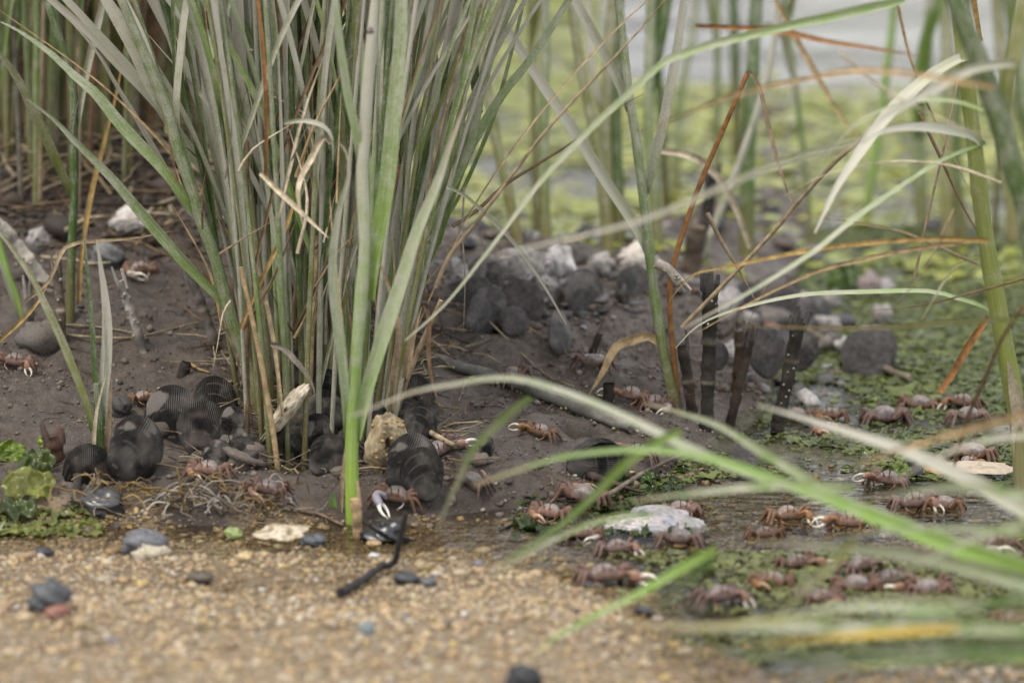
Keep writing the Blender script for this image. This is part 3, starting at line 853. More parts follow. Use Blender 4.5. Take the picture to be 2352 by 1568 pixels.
# ---- blurred shoots behind, right of the clump
def back_shoot(label, pts, w, kind, Y, blades=(), lean=.05):
    return shoot(label, pts, w, kind, blades, lean, Y)
BS = [
    ('thick dark green stem with tan foot beyond the lone shoot', [(1715, 590), (1716, 500), (1718, 357), (1725, 238), (1732, 85), (1738, 0)], 38, 'd', [('w', 18, .1, [(1735, 60), (1790, 70), (1820, 180), (1838, 250)])]),
    ('straight green stem rising from the blue water gap', [(1254, 545), (1250, 430), (1249, 306), (1252, 150), (1252, 0)], 27, 'g', []),
    ('green stem leaning left with its foot by the shell gravel', [(1398, 600), (1380, 400), (1354, 255), (1334, 153), (1310, 0)], 27, 'o', []),
    ('broad olive stem in a blurred pair behind the V-shaped shoot', [(1398, 560), (1393, 420), (1391, 280), (1400, 120), (1410, 0)], 34, 'o', [('y', 22, .05, [(1395, 300), (1370, 200), (1352, 80), (1350, 0)])]),
    ('dark green stem in a blurred pair behind the V-shaped shoot', [(1424, 560), (1420, 420), (1415, 280), (1418, 150), (1422, 0)], 28, 'd', []),
    ('green stem just right of the blurred pair', [(1512, 560), (1500, 420), (1490, 306), (1492, 150), (1495, 0)], 28, 'g', [('d', 22, .04, [(1492, 220), (1515, 120), (1536, 0)])]),
    ('olive stem leaning left beside the clump with brown foot', [(1190, 560), (1165, 430), (1143, 340), (1119, 204), (1095, 90), (1085, 0)], 27, 'o', []),
    ('slim blurred green stem right of the lone shoot', [(1548, 470), (1556, 340), (1566, 200), (1590, 90), (1600, 0)], 22, 'g', []),
    ('pale green blurred stem far behind at right', [(1985, 545), (2000, 420), (2025, 250), (2045, 100), (2055, 0)], 22, 'b', []),
    ('tan-footed blurred stem left of the big right stems', [(2120, 540), (2112, 420), (2110, 300), (2125, 150), (2140, 0)], 34, 'g', [('b', 34, -.1, [(2106, 330), (2112, 200), (2130, 85), (2165, 0)])]),
    ('blurred olive stem behind the big right stems', [(2180, 560), (2175, 400), (2180, 250), (2176, 100), (2168, 0)], 36, 'o', []),
    ('blurred green stem close beside the big right stems', [(2215, 560), (2200, 420), (2196, 260), (2215, 100), (2222, 0)], 26, 'd', []),
    ('blurred dark stem behind the broad right sheath', [(2330, 560), (2320, 420), (2316, 260), (2300, 120), (2290, 0)], 34, 'o', []),
    ('far green stem near the top right corner', [(2410, 540), (2380, 380), (2350, 240), (2335, 100), (2320, 0)], 40, 'g', []),
    ('grey-green stem leaning rightward across the green flat', [(1590, 640), (1680, 420), (1740, 250), (1775, 120), (1790, 0)], 18, 'y', []),
]
for l, pts, w, k, bl in BS:
    Yb = {0: .70, 8: 1.0}.get(0, .85)
    h_ = hit(pts[0][0], pts[0][1])
    back_shoot(l, pts, w, k, h_.y, bl)
# ---- the big stems at the right edge, nearer than the clump
shoot('big yellow-green sheathed stem at the right picture edge, dry whitish foot',
      [(2352, 1130), (2340, 980), (2300, 750), (2266, 560), (2244, 380), (2222, 200), (2196, 0)], 46, 'v',
      [('w', 26, -.2, [(2262, 335), (2225, 308), (2130, 292), (2038, 299), (1980, 330)]),
       ('p', 16, -.25, [(2266, 326), (2164, 367), (2062, 432), (1960, 503), (1858, 585), (1722, 670), (1566, 756)]),
       ('p', 14, .05, [(2300, 735), (2262, 705), (2198, 684), (2130, 668), (1977, 670), (1834, 678), (1688, 711), (1603, 748), (1552, 799)]),
       ('w', 34, -.12, [(2240, 125), (2200, 135), (2130, 177), (2062, 238), (1994, 323), (1926, 425), (1872, 535)]),
       ('S', 50, -.02, [(2352, 1120), (2345, 1000), (2330, 900), (2318, 830)])], Y=.0, lean=-.02, foot=(.32, .25, .16))
shoot('very thick dark green stem blurred at the right edge', [(2440, 1180), (2400, 800), (2365, 500), (2334, 408), (2283, 238), (2232, 100), (2190, 0)], 62, 'd',
      [('w', 24, -.05, [(2340, 150), (2314, 146), (2232, 160), (2147, 204), (2028, 272), (1950, 350)]), ('o', 40, .0, [(2300, 260), (2330, 120), (2352, 0)])], Y=-.32, lean=0)
# ---- loose dry straws and long leaves, right half
loose('grass_blade', 'long thin green leaf slanting across the whole clump to the top right corner', 'leaf', [(2079, 0), (1960, 27), (1790, 65), (1637, 102), (1576, 122), (1524, 143), (1442, 218), (1371, 282), (1306, 347), (1235, 425), (1157, 530), (1109, 592), (1021, 700), (929, 782)], 24, 'p', -.16, .04, belly=.05)
loose('grass_blade', 'short white-green leaf tip pointing down over the mud', 'leaf', [(1028, 429), (1072, 452), (1116, 493), (1143, 517), (1184, 561), (1218, 609), (1252, 660), (1301, 746)], 11, 'w', .02, .06, tip=.3)
loose('dry_straw', 'thin tan straw slanting from the clump foot to the top centre', 'straw', [(1000, 660), (1034, 585), (1089, 517), (1170, 411), (1228, 333), (1286, 265), (1385, 160), (1442, 99), (1514, 17), (1530, 0)], 10, 'L', -.02, .0, True)
loose('dry_straw', 'brown straw behind the slanting leaf, rising rightward from the clump', 'straw', [(1040, 520), (1096, 483), (1160, 425), (1245, 371), (1310, 330), (1422, 248), (1480, 215)], 9, 'B', .12, .1, True)
loose('dry_straw', 'long pale blurred straw crossing before the lone shoot', 'straw', [(1985, 318), (1892, 345), (1722, 401), (1552, 476), (1422, 520), (1218, 568), (1100, 600)], 15, 'w', -.55, .1)
loose('dry_straw', 'arched tan blurred straw across the green flat at upper right', 'straw', [(2280, 200), (2096, 170), (1960, 163), (1824, 187), (1688, 218), (1552, 272), (1480, 310)], 17, 'T', -.5, .2)
loose('dry_straw', 'straight brown straw crossing from stub tops to the white blurred leaf', 'straw', [(1566, 752), (1698, 616), (1790, 517), (1831, 466), (1926, 364), (1984, 316), (2060, 240)], 10, 'L', .02, -.05, True, tip=1)
loose('dry_straw', 'orange arched straw reaching from the right stem over the stubs', 'straw', [(2270, 553), (2225, 551), (2130, 549), (1994, 558), (1858, 575), (1654, 616), (1596, 629), (1552, 670), (1530, 705)], 14, 'Y', -.2, .17)
loose('dry_straw', 'thin tan arched straw under the orange one', 'straw', [(2255, 548), (2198, 560), (2147, 565), (2028, 585), (1892, 619), (1804, 655), (1739, 687), (1660, 730), (1600, 765)], 10, 'T', -.19, .17)
loose('dry_straw', 'olive and tan level straw low over the sea lettuce', 'straw', [(2420, 732), (2352, 735), (2198, 738), (2028, 752), (1858, 752), (1698, 748)], 14, 'n', -.35, .1)
loose('dry_straw', 'hair-thin straw looping above the green flat', 'straw', [(2250, 608), (2113, 548), (2062, 530), (1994, 517), (1892, 500), (1790, 503), (1729, 530)], 6, 'L', -.1, .0, True)
loose('dry_straw', 'short dark curled leaf tip hanging beside the right stem', 'straw', [(2245, 590), (2232, 592), (2198, 609), (2164, 653), (2116, 735)], 8, 'o', -.1, .0)
loose('dead_stalk', 'brown flat stalk slanting down into the sea lettuce by the crabs', 'stalk', [(2270, 728), (2230, 785), (2195, 845), (2157, 901)], 20, 'R', -.02, .0, tip=.8)
loose('dry_straw', 'thin grey straw hanging above the right crabs', 'straw', [(2190, 480), (2174, 517), (2113, 636), (2035, 718)], 5, 'L', -.12, 0, True)
loose('dry_straw', 'thin brown straw leaning across the rightmost crabs', 'straw', [(2352, 700), (2300, 780), (2262, 870), (2222, 960), (2190, 1075)], 9, 'B', -.25, .1, True, tip=1)
loose('dry_straw', 'brown straw slanting down from the blurred right leaves', 'straw', [(2110, 260), (2150, 340), (2215, 480), (2260, 560), (2300, 680)], 9, 'B', .1, 0, True)
loose('dry_straw', 'pale broad dead leaf curling over beside the dark wooden stub', 'straw', [(1500, 345), (1552, 350), (1600, 365), (1650, 410), (1690, 480), (1725, 570)], 20, 'S', .45, .02, tip=.6)
loose('dry_straw', 'blurred brown straw running level across the top right', 'straw', [(1600, 60), (1700, 64), (1790, 72), (1900, 95), (2000, 110), (2120, 130)], 16, 'R', .5, .1)
loose('dry_straw', 'tan straw slanting across the upper right water', 'straw', [(1780, 0), (1840, 110), (1900, 215), (1950, 290), (1985, 330)], 16, 'T', .6, 0)
loose('dry_straw', 'orange leaf tip in the top right corner', 'straw', [(2252, 96), (2246, 60), (2236, 0)], 15, 'Y', .2, 0)
loose('dry_straw', 'tan straw leaning left above the mussel heap', 'straw', [(1625, 490), (1660, 560), (1700, 625), (1740, 700)], 11, 'L', .2, 0, True)
loose('dry_straw', 'fine hanging straw end before the mud slope', 'straw', [(1066, 430), (1062, 530), (1068, 640), (1064, 772)], 5, 'H', .03, 0, True)
for l, pts, w, k, Y in [
    ('hair-fine pale straw arching over the green flat at right', [(2300, 420), (2180, 380), (2040, 372), (1900, 400), (1800, 450)], 6, 'S', -.1),
    ('fine tan straw rising steeply left of the big right stem', [(2100, 640), (2130, 500), (2170, 330), (2200, 180), (2215, 0)], 7, 'L', .1),
    ('fine pale straw crossing the white leaves at upper right', [(1930, 120), (2010, 190), (2110, 250), (2230, 300), (2352, 330)], 7, 'S', -.3),
    ('fine green leaf arching out of the right stems at upper right', [(2280, 260), (2180, 230), (2060, 240), (1960, 290), (1900, 360)], 10, 'p', -.2),
    ('thin tan straw slanting through the far stems at upper right', [(2060, 0), (2090, 130), (2140, 260), (2200, 380), (2240, 470)], 8, 'T', .3),
    ('thin brown straw low across the algae at right', [(2352, 640), (2250, 668), (2120, 700), (1990, 715)], 6, 'B', -.05),
    ('thin dry straw bending over the mussel heap behind the stubs', [(1900, 560), (1830, 600), (1760, 660), (1720, 740)], 7, 'L', .1),
]:
    loose('dry_straw', l, 'straw', pts, w, k, Y, .03, k != 'p')
# straws in and around the clump
for l, pts, w, k, Y, dY in [
    ('tan straw leaning left of the far-left green shoot', [(181, 700), (186, 600), (204, 476), (231, 357), (272, 190), (289, 92)], 14, 'Y', None, .03),
    ('yellow straw crossing the foot of the clump from upper right to lower left', [(551, 755), (602, 640), (659, 517), (690, 400), (710, 300)], 12, 'Y', .04, .03),
    ('tan straw rising from beside the long oyster shell', [(650, 955), (629, 789), (602, 653), (574, 517), (560, 420)], 12, 'L', .02, .05),
    ('tan straw hugging the left side of the foremost green shoot', [(800, 1205), (803, 1047), (792, 823), (765, 551), (758, 450)], 14, 'T', None, .03),
    ('second tan straw close against the foremost green shoot', [(783, 1180), (787, 1100), (800, 1000), (806, 900)], 13, 'L', None, .02),
    ('orange straw running upright through the clump top', [(609, 420), (612, 272), (605, 119), (592, 0)], 11, 'R', .0, .0),
    ('pale thin straw leaning right inside the clump', [(640, 500), (694, 272), (742, 133)], 9, 'S', .0, .0),
    ('bent pale dead leaf drooping in the clump centre', [(762, 330), (742, 316), (714, 365), (690, 410), (684, 450), (694, 517)], 17, 'S', -.02, -.01),
    ('broken pale stalk end slanting across the clump centre', [(598, 398), (650, 450), (700, 495), (755, 547)], 15, 'S', -.03, -.01),
    ('small grey leaf curling out of the clump centre', [(653, 282), (700, 277), (742, 289), (762, 318), (765, 370)], 13, 'y', -.02, .0),
    ('folded brown dry leaf hanging right of the clump foot', [(966, 706), (976, 698), (985, 740), (984, 820), (996, 890), (1015, 935)], 13, 'B', .03, .0),
    ('tan dry sheath against the green shoot by the cracked oyster', [(898, 945), (905, 850), (916, 770), (905, 700), (880, 620), (858, 580)], 20, 'L', .01, .0),
    ('brown dry sheath leaning behind the green shoot by the cracked oyster', [(930, 870), (945, 780), (968, 706)], 22, 'L', .05, .0),
    ('grey curled leaf lying over the long oyster shell', [(622, 790), (650, 800), (690, 840), (716, 880), (722, 905)], 16, 'H', .0, .0),
    ('pale straw leaning over the left mud toward the clump', [(204, 590), (290, 545), (370, 520), (420, 480), (480, 430)], 9, 'L', .42, .0),
    ('tan straw arched from left stubs to the far-left shoot', [(60, 690), (112, 646), (150, 568), (218, 554), (290, 549), (340, 541), (400, 530)], 11, 'L', .16, .05),
    ('thin white rootlet hanging at the clump foot', [(530, 690), (512, 720), (500, 790), (488, 850)], 4, 'S', .03, 0),
    ('brown dead leaf twisted at the left edge', [(0, 782), (58, 728), (90, 690), (112, 646)], 11, 'Y', .12, .02),
]:
    if Y is None: Y = hit(*pts[0]).y
    loose('dry_straw', l, 'straw', pts, w, k, Y, dY, w < 9)

# ---- filling shoots: the inside of the clump and the stand behind it
def filler(n, xr, Yr, kinds, label, group, h=(.42, .62), wr=(18, 28), cx=None, spread=.35, dry=.0, seed=1, nb=(1, 3), name='cordgrass_shoot'):
    r2 = random.Random(seed)
    for i in range(n):
        for _ in range(40):
            Y = r2.uniform(*Yr)
            px = r2.uniform(*xr)
            x = (px - 1176) * mpp(Y)
            if not (abs(px - 1000) < 60 and Y > .3): break
        z = gz(x, Y)
        # picture position of the foot
        d = Vector((x, Y, z)) - CAM
        dep = d.y * cp - d.z * sp
        py = 784 - FOC * (d.z * cp + d.y * sp) / dep
        lean = (px - (cx if cx is not None else px)) * spread + r2.gauss(0, 75)
        H = r2.uniform(*h) / mpp(Y)
        k = r2.choice(kinds)
        pts = [(px + lean * (t ** 1.3), py - H * t) for t in (0, .2, .45, .7, 1.0)]
        bl = []
        for _ in range(r2.randint(*nb)):
            t0 = r2.uniform(.12, .5)
            a = r2.gauss(lean / H, .22)
            L = H * r2.uniform(.45, .8)
            x0, y0 = px + lean * t0 ** 1.3, py - H * t0
            kb = r2.choice(kinds) if r2.random() > dry else r2.choice('LTB')
            bl.append((kb, r2.uniform(*wr) * (.5 if kb in DK else 1.05), r2.uniform(-.03, .05),
                       [(x0, y0), (x0 + a * L * .35 * .8, y0 - L * .35), (x0 + a * L * .75, y0 - L * .7), (x0 + a * L * 1.35, y0 - L)]))
        lb = label
        if name == 'cordgrass_shoot':
            tone = {'y': 'grey silted', 'g': 'green', 'p': 'pale green', 'o': 'olive', 'd': 'dark green'}.get(k, 'dry brown')
            way = 'leaning left' if lean < -35 else 'leaning right' if lean > 35 else 'upright'
            lb = tone + ' ' + way + ' ' + label
        shoot(lb, pts, r2.uniform(*wr) * (.7 if k in DK and h[1] > .3 and Yr[1] < .4 else 1), k, bl, r2.uniform(-.02, .05), Y, group=group, name=name)
filler(88, (540, 900), (.03, .32), 'yyyyggpod', 'cordgrass shoot packed inside the dense central clump', 'shoots inside the central clump', cx=720, spread=1.6, dry=.15, seed=5, wr=(10, 19), nb=(2, 4))
filler(64, (-80, 345), (.56, .78), 'oodLBHBg', 'blurred cordgrass stem in the shaded stand at upper left', 'stems of the shaded stand behind at left', cx=150, spread=.1, dry=.4, seed=6, wr=(20, 33))
filler(30, (-80, 345), (.85, 1.3), 'oodLBHBg', 'far blurred stem behind the shaded stand at upper left', 'stems far behind at left', cx=150, spread=.1, dry=.4, seed=16, wr=(20, 33))
filler(30, (-60, 330), (.44, .58), 'oodLBgH', 'thin stem fronting the shaded stand at upper left', 'front stems of the stand at left', cx=150, spread=.3, dry=.4, seed=26, wr=(10, 20))
filler(20, (330, 960), (.45, 1.0), 'oodgLB', 'blurred cordgrass stem showing between the shoots of the central clump', 'stems behind the central clump', cx=700, spread=.1, dry=.3, seed=7, wr=(16, 27))
filler(16, (480, 920), (.02, .25), 'TLBB', 'dead brown stalk standing among the feet of the central clump', 'dead stalks in the central clump', h=(.08, .26), cx=720, spread=.15, dry=1, seed=8, wr=(11, 18), nb=(0, 1), name='dead_stalk')

# ---- fine dry straw caught in the clump
r3 = random.Random(31)
for i in range(60):
    x = r3.gauss(700, 150); y = r3.uniform(250, 800); L = r3.uniform(90, 330); a = r3.gauss(0, .5)
    dx, dy = math.sin(a) * L, math.cos(a) * L
    loose('dry_straw', 'fine dry straw caught among the shoots of the central clump', 'straw', [(x, y), (x + dx * .4 + r3.gauss(0, 8), y - dy * .45), (x + dx + r3.gauss(0, 14), y - dy)], r3.uniform(4, 9), r3.choice('LTSBH'), r3.uniform(.0, .2), r3.uniform(-.03, .03), True, group='fine straws in the central clump')
filler(6, (1230, 2300), (.78, 1.25), 'dgogd', 'blurred stem far out on the green flat at right', 'far stems on the green flat', cx=1700, spread=.05, dry=.2, seed=36, wr=(14, 26), nb=(1, 2))
# ---- the plant outside the picture at lower right whose leaves arch in, close to the camera
FB = [
    ('p', 62, -.62, .10, [(2520, 1370), (2352, 1302), (2150, 1232), (1990, 1172), (1800, 1108), (1640, 1052), (1480, 978), (1354, 922), (1252, 886), (1176, 868), (1099, 871), (1048, 881), (946, 900), (810, 954)], .05, 'broad pale green leaf arching furthest leftward in front of the clump'),
    ('b', 60, -.70, .10, [(2530, 1385), (2352, 1312), (2150, 1240), (1990, 1178), (1800, 1108), (1640, 1054), (1480, 1032), (1300, 1047), (1180, 1082), (1090, 1115)], .08, 'broad bright green blurred leaf over the puddle'),
    ('p', 44, -.80, .05, [(2540, 1390), (2352, 1335), (2130, 1282), (1960, 1260), (1790, 1246), (1730, 1243)], .1, 'pale green blurred leaf lying level above the front crabs'),
    ('w', 38, -.62, .05, [(2540, 1270), (2352, 1171), (2198, 1086), (2082, 1036), (1977, 1000), (1851, 962), (1740, 930)], .15, 'beige blurred leaf slanting down at the right edge'),
    ('g', 26, -.85, .05, [(2520, 1140), (2352, 1134), (2198, 1117), (2082, 1130), (1984, 1146)], .1, 'green blurred leaf tip over the right crabs'),
    ('g', 36, -.95, .05, [(2530, 1450), (2352, 1443), (2130, 1436), (1858, 1440), (1552, 1436), (1420, 1440)], .1, 'low green blurred leaf lying level across the bottom right'),
    ('d', 38, -1.0, .05, [(2530, 1474), (2352, 1480), (2130, 1487), (1892, 1508), (1739, 1504), (1600, 1480)], .1, 'dark green blurred leaf lowest at the bottom right'),
    ('y_', 18, -.98, .05, [(2200, 1440), (2028, 1453), (1858, 1467), (1705, 1487)], .1, 'yellow dying leaf near the bottom right'),
    ('b', 21, -.75, .05, [(1640, 1262), (1600, 1284), (1552, 1312), (1456, 1368), (1354, 1419), (1269, 1467), (1201, 1518)], .2, 'green blurred leaf slanting down to the sand'),
    ('b', 21, -.60, .05, [(1560, 990), (1500, 1020), (1439, 1062), (1354, 1147), (1279, 1212), (1194, 1266), (1116, 1307)], .2, 'green blurred leaf crossing the crabs by the white shell'),
    ('g', 18, -.55, .05, [(1215, 915), (1190, 932), (1133, 983), (1082, 1037), (1050, 1110), (1028, 1154), (997, 1239)], .2, 'thin green blurred leaf tip hanging before the wet mud'),
    ('o', 22, -.85, .05, [(1960, 1240), (1919, 1287), (1841, 1361), (1763, 1436)], .2, 'olive blurred leaf leaning among the front crabs'),
    ('d', 22, -.85, .05, [(1640, 1280), (1576, 1331), (1534, 1375), (1514, 1440)], .2, 'dark green blurred leaf tip pointing at the sand'),
    ('T', 20, -.75, .05, [(2480, 900), (2352, 949), (2198, 993), (2062, 1034), (1960, 1070)], .2, 'tan blurred straw over the rightmost crabs'),
    ('p', 20, -.9, .0, [(2200, 1400), (1994, 1392), (1858, 1402), (1770, 1419)], .2, 'small pale green blurred leaf above the lower right leaves'),
    ('g', 24, -.5, .05, [(2010, 1200), (1870, 1110), (1742, 1034), (1654, 979), (1552, 945), (1480, 926)], .2, 'green blurred leaf behind the broad arching pair'),
    ('g', 20, -.7, .05, [(1960, 1120), (1820, 1112), (1690, 1122), (1552, 1137), (1450, 1150)], .2, 'soft green leaf tip over the near puddle edge'),
    ('g', 16, -.78, .05, [(2500, 1250), (2352, 1226), (2180, 1212), (2020, 1222), (1900, 1240)], .1, 'slim green blurred leaf over the right puddle crabs'),
    ('o', 18, -.9, .05, [(2500, 1420), (2352, 1400), (2200, 1380), (2040, 1370), (1930, 1372)], .1, 'olive blurred leaf between the lower right leaves'),
    ('d', 20, -.9, .05, [(2500, 1360), (2352, 1372), (2180, 1400), (2000, 1436), (1850, 1470)], .1, 'dark green blurred leaf sloping left at the lower right'),
    ('g', 18, -.85, .05, [(2480, 1180), (2352, 1200), (2230, 1240), (2120, 1290), (2040, 1340)], .1, 'green blurred leaf drooping at the right edge over the crabs'),
    ('b', 16, -1.0, .05, [(2480, 1520), (2352, 1512), (2150, 1515), (1950, 1530), (1830, 1545)], .1, 'lowest green blurred leaf along the bottom edge at right'),
    ('n', 14, -.95, .05, [(1900, 1420), (1760, 1425), (1600, 1440), (1480, 1430), (1400, 1415)], .1, 'yellowing thin blurred leaf low over the sand'),
    ('w', 14, -.7, .05, [(2480, 1010), (2352, 1000), (2230, 1020), (2130, 1060), (2050, 1110)], .1, 'pale thin blurred leaf above the dead leaves by the puddle'),
    ('g', 14, -.6, .05, [(1500, 1180), (1400, 1190), (1300, 1225), (1180, 1290), (1100, 1350)], .1, 'thin green blurred leaf tip over the pebbly shallows'),
]
for k, w, Y, dY, pts, bl, lab in FB:
    kk = 'y' if k == 'y_' else k
    Y = Y * .8
    m_ = MB(); org = Vector(at(pts[0][0], pts[0][1], Y))
    if k == 'y_':
        LK['q'] = ((.42, .30, .04), (.45, .30, .06), .1, .2); kk = 'q'
    blade_mesh(m_, pts, w * (.85 if w > 50 else 1.2), kk, Y, dY, .85 if w > 50 else 1.6, tip=.08, belly=bl, step=.008)
    me = m_.mesh('grass_blade', M['dry' if kk in DK else 'leaf']); me.transform(Matrix.Translation(-org))
    o = link('grass_blade', me); o.location = org
    tag(o, lab, 'leaf', 'blurred leaves arching in from the lower right')
# ------------------------------------------------------------------ ribbed mussels
def mussel_valve(seed, L=.062, W=.036, H=.0105, nr=44, na=150, side=1):
    g = random.Random(seed)
    u = np.linspace(-1, 1, na)[None, :]; r = np.linspace(0, 1, nr)[:, None]
    # outline from the umbo: narrow neck, broad round end
    rr = r ** .9
    sk = g.uniform(-.12, .12)
    x = W * .5 * np.sin(u * math.pi / 2) * rr ** .5 * (1 + sk * (rr - .5))
    z = L * rr * np.cos(u * math.pi / 2 * .70) ** .9 * (1 + .06 * sk * u)
    dome = (1 - np.abs(u) ** 2.3) ** .9 * (1 - rr ** 2.6) ** .85 * rr ** .3 * 1.15
    dome = dome * (1 + .16 * fbm(x * 70 + seed, z * 50, 1.0, 3, seed + 2))
    nrib = 36
    rib = np.cos((u + .02 * fbm(u * 5 + seed, rr * 6, 1.0, 2, seed)) * nrib * math.pi) * (.55 + .9 * vnoise(u * 6 + seed, rr * 5, seed + 4)) * .00042 * sstep(.12, .5, rr) * (1 - .6 * np.abs(u) ** 3)
    ring = -1.0 * (np.abs(((rr * (5.5 + g.random()) + .25 * vnoise(u * 3 + seed, rr * 2, seed)) % 1) - .5) < .07) * .0002 * (rr > .25)
    wob = fbm(x * 60 + seed, z * 60, 1.0, 3, seed) * .0012
    y = -(dome * H + (rib + ring) * (dome > .06) + wob * dome) * side
    v = np.stack([x + 0 * y, y + 0 * x, z + 0 * y], -1)
    # colour: near-black brown, paler abraded bands and ribs
    f = fbm(x * 45 + seed * 3.1, z * 45, 1.0, 4, seed + 7)
    dark = np.array([.0062, .0055, .0052]); grey = np.array([.085, .077, .070]); pink = np.array([.17, .125, .115])
    a = sstep(-.05, .5, f + .36 * np.cos(u * nrib * math.pi) - .14 + .25 * sstep(.6, .2, rr))[..., None]
    c = dark * (1 - a) + grey * a
    b2 = sstep(.30, .55, fbm(x * 28 - seed, z * 28, 1.0, 3, seed + 9))[..., None]
    c = c * (1 - .28 * b2) + pink * .28 * b2
    band = ((np.abs(((rr * 5.2 + .2 * vnoise(u * 2 + seed, rr, seed)) % 1) - .5) < .025) * .30 * (vnoise(u * 4 + seed, rr * 3, 5) > .42) * np.ones_like(u))[..., None]
    c = c * (1 - band) + np.array([.17, .15, .135]) * band
    if seed % 9 in (1, 10 % 9):                                        # worn chalky patch by the blunt end
        ch = sstep(.02, .25, fbm(x * 60, z * 60, 1.0, 4, seed + 11) + .35 - 5 * (rr - .80) ** 2 * 3 - .5 * np.abs(u + .3))[..., None]
        c = c * (1 - ch) + np.array([.13, .118, .105]) * ch
    return v.reshape(-1, 3), c.reshape(-1, 3), nr, na
MUS = []
for k in range(10):
    pair = []
    for side in (1, -1):
        v, c, nr, na = mussel_valve(k * 3 + 1, side=side, W=.050 + .002 * (k % 3), H=.0078 + .0012 * (k % 2))
        mb = MB(); f = grid_faces(nr, na)
        if k >= 5: c = c * .5 + np.array((.105, .099, .098)) * .5 * (.6 + .8 * vnoise(v[:, 0] * 300, v[:, 2] * 300, k))[:, None]     # coated with dry silt
        mb.add(v, f if side == 1 else f[:, ::-1], c)
        pair.append(mb.mesh('valve', M['mussel']))
    MUS.append(pair)
def patch(parent, seed, x, z, rx, rz, col=(.30, .265, .235)):
    """chalky eroded crust on a valve: low lumpy plates"""
    mb = MB(); g = random.Random(seed)
    for i in range(60):
        a, q = g.uniform(0, 6.28), g.random() ** .6
        X, Z_ = x + math.cos(a) * q * rx, z + math.sin(a) * q * rz
        blob(mb, (X, -.0100 * (1 - .35 * abs(X) / .02) + .0004, Z_), (g.uniform(.0006, .0022), .0007, g.uniform(.0006, .0018)), np.array(col) * g.uniform(.6, 1.05), 8, 5, .4, seed + i)
    return mb.build('chalky_crust', M['oyster'], parent)
FEET = []
def mussel(label, px, py, h, w, yaw=0, tilt=15, roll=0, k=0, crust=None, dy=.0, size=None, foot=None):
    """the shell's blunt end up at px, py (middle of what shows), w, h as it shows; the pointed end is in the mud"""
    b = hit(px, foot if foot else py + h * .5)
    Y = b.y + dy
    s = (w * mpp(Y) / .043) if size is None else size
    top = at(px, py - h * .5, Y)
    e = empty('ribbed_mussel')
    rot = Matrix.Rotation(R(yaw), 4, 'Z') @ Matrix.Rotation(R(roll), 4, 'Y') @ Matrix.Rotation(R(-tilt), 4, 'X')
    tip = rot @ Vector((0, 0, .062 * s))
    e.location = top - tip
    FEET.append((b.x, b.y - .004, .024 * s))
    e.rotation_euler = rot.to_euler(); e.scale = (s, s, s)
    tag(e, label, 'mussel', 'ribbed mussels in the mud')
    for i, me in enumerate(MUS[k % 10]):
        link('valve', me, e)
    return e
for i, a in enumerate([
    ('round-topped ribbed mussel with a crusty pale crown, leftmost of the stacked trio', 391, 935, 104, 118, -8, 22, -6, 0, (0, .048, .010, .006)),
    ('dark ribbed mussel with pale growth lines against the olive shoot foot', 505, 905, 80, 100, 20, 30, 22, 1, None),
    ('tall grey ribbed mussel in front of the stacked trio', 473, 977, 118, 96, -4, 14, 8, 2, None),
    ('large ribbed mussel lying slanted with a chalk-white ridge on top', 362, 1024, 90, 128, 14, 34, 58, 3, (-.012, .040, .006, .012)),
    ('black wet mussel behind the pale straw of the young shoot', 203, 1062, 88, 100, 6, 8, 2, 4, None),
    ('narrow dark mussel wedged under the olive shoot', 545, 975, 84, 62, -30, 10, 14, 0, None),
    ('pointed grey mussel standing at the back of the clump foot', 697, 850, 96, 68, 10, 6, 6, 2, None),
    ('small grey mussel behind the foremost shoot', 762, 878, 60, 66, -10, 20, 10, 1, None),
    ('bluish dark mussel right of the long oyster shell', 752, 962, 96, 92, -14, 14, 8, 3, None),
    ('big black mussel in the hollow under the long oyster shell', 716, 1010, 118, 84, 30, 8, -14, 0, None),
    ('black mussel showing its edge left of the cracked oyster', 862, 985, 120, 70, 55, 6, -4, 4, None),
    ('grey-rimmed ribbed mussel right of the cracked oyster', 985, 968, 78, 78, 16, 30, 38, 1, None),
    ('flat dark mussel tucked behind the cracked oyster', 948, 984, 74, 74, -20, 24, 24, 2, None),
    ('large black mussel lying low at the right foot of the clump', 985, 1052, 88, 120, 12, 30, 44, 3, None),
    ('black mussel shaded behind the tan broken stalk', 952, 895, 70, 80, 0, 16, 0, 4, None),
    ('small mussel alone on the wet mud, upright and dark', 1119, 1028, 58, 44, 40, 8, 10, 0, None),
    ('dark wet mussel at the lower right of the cracked oyster', 948, 1075, 88, 96, -10, 30, -30, 1, None),
]):
    mussel(*a)
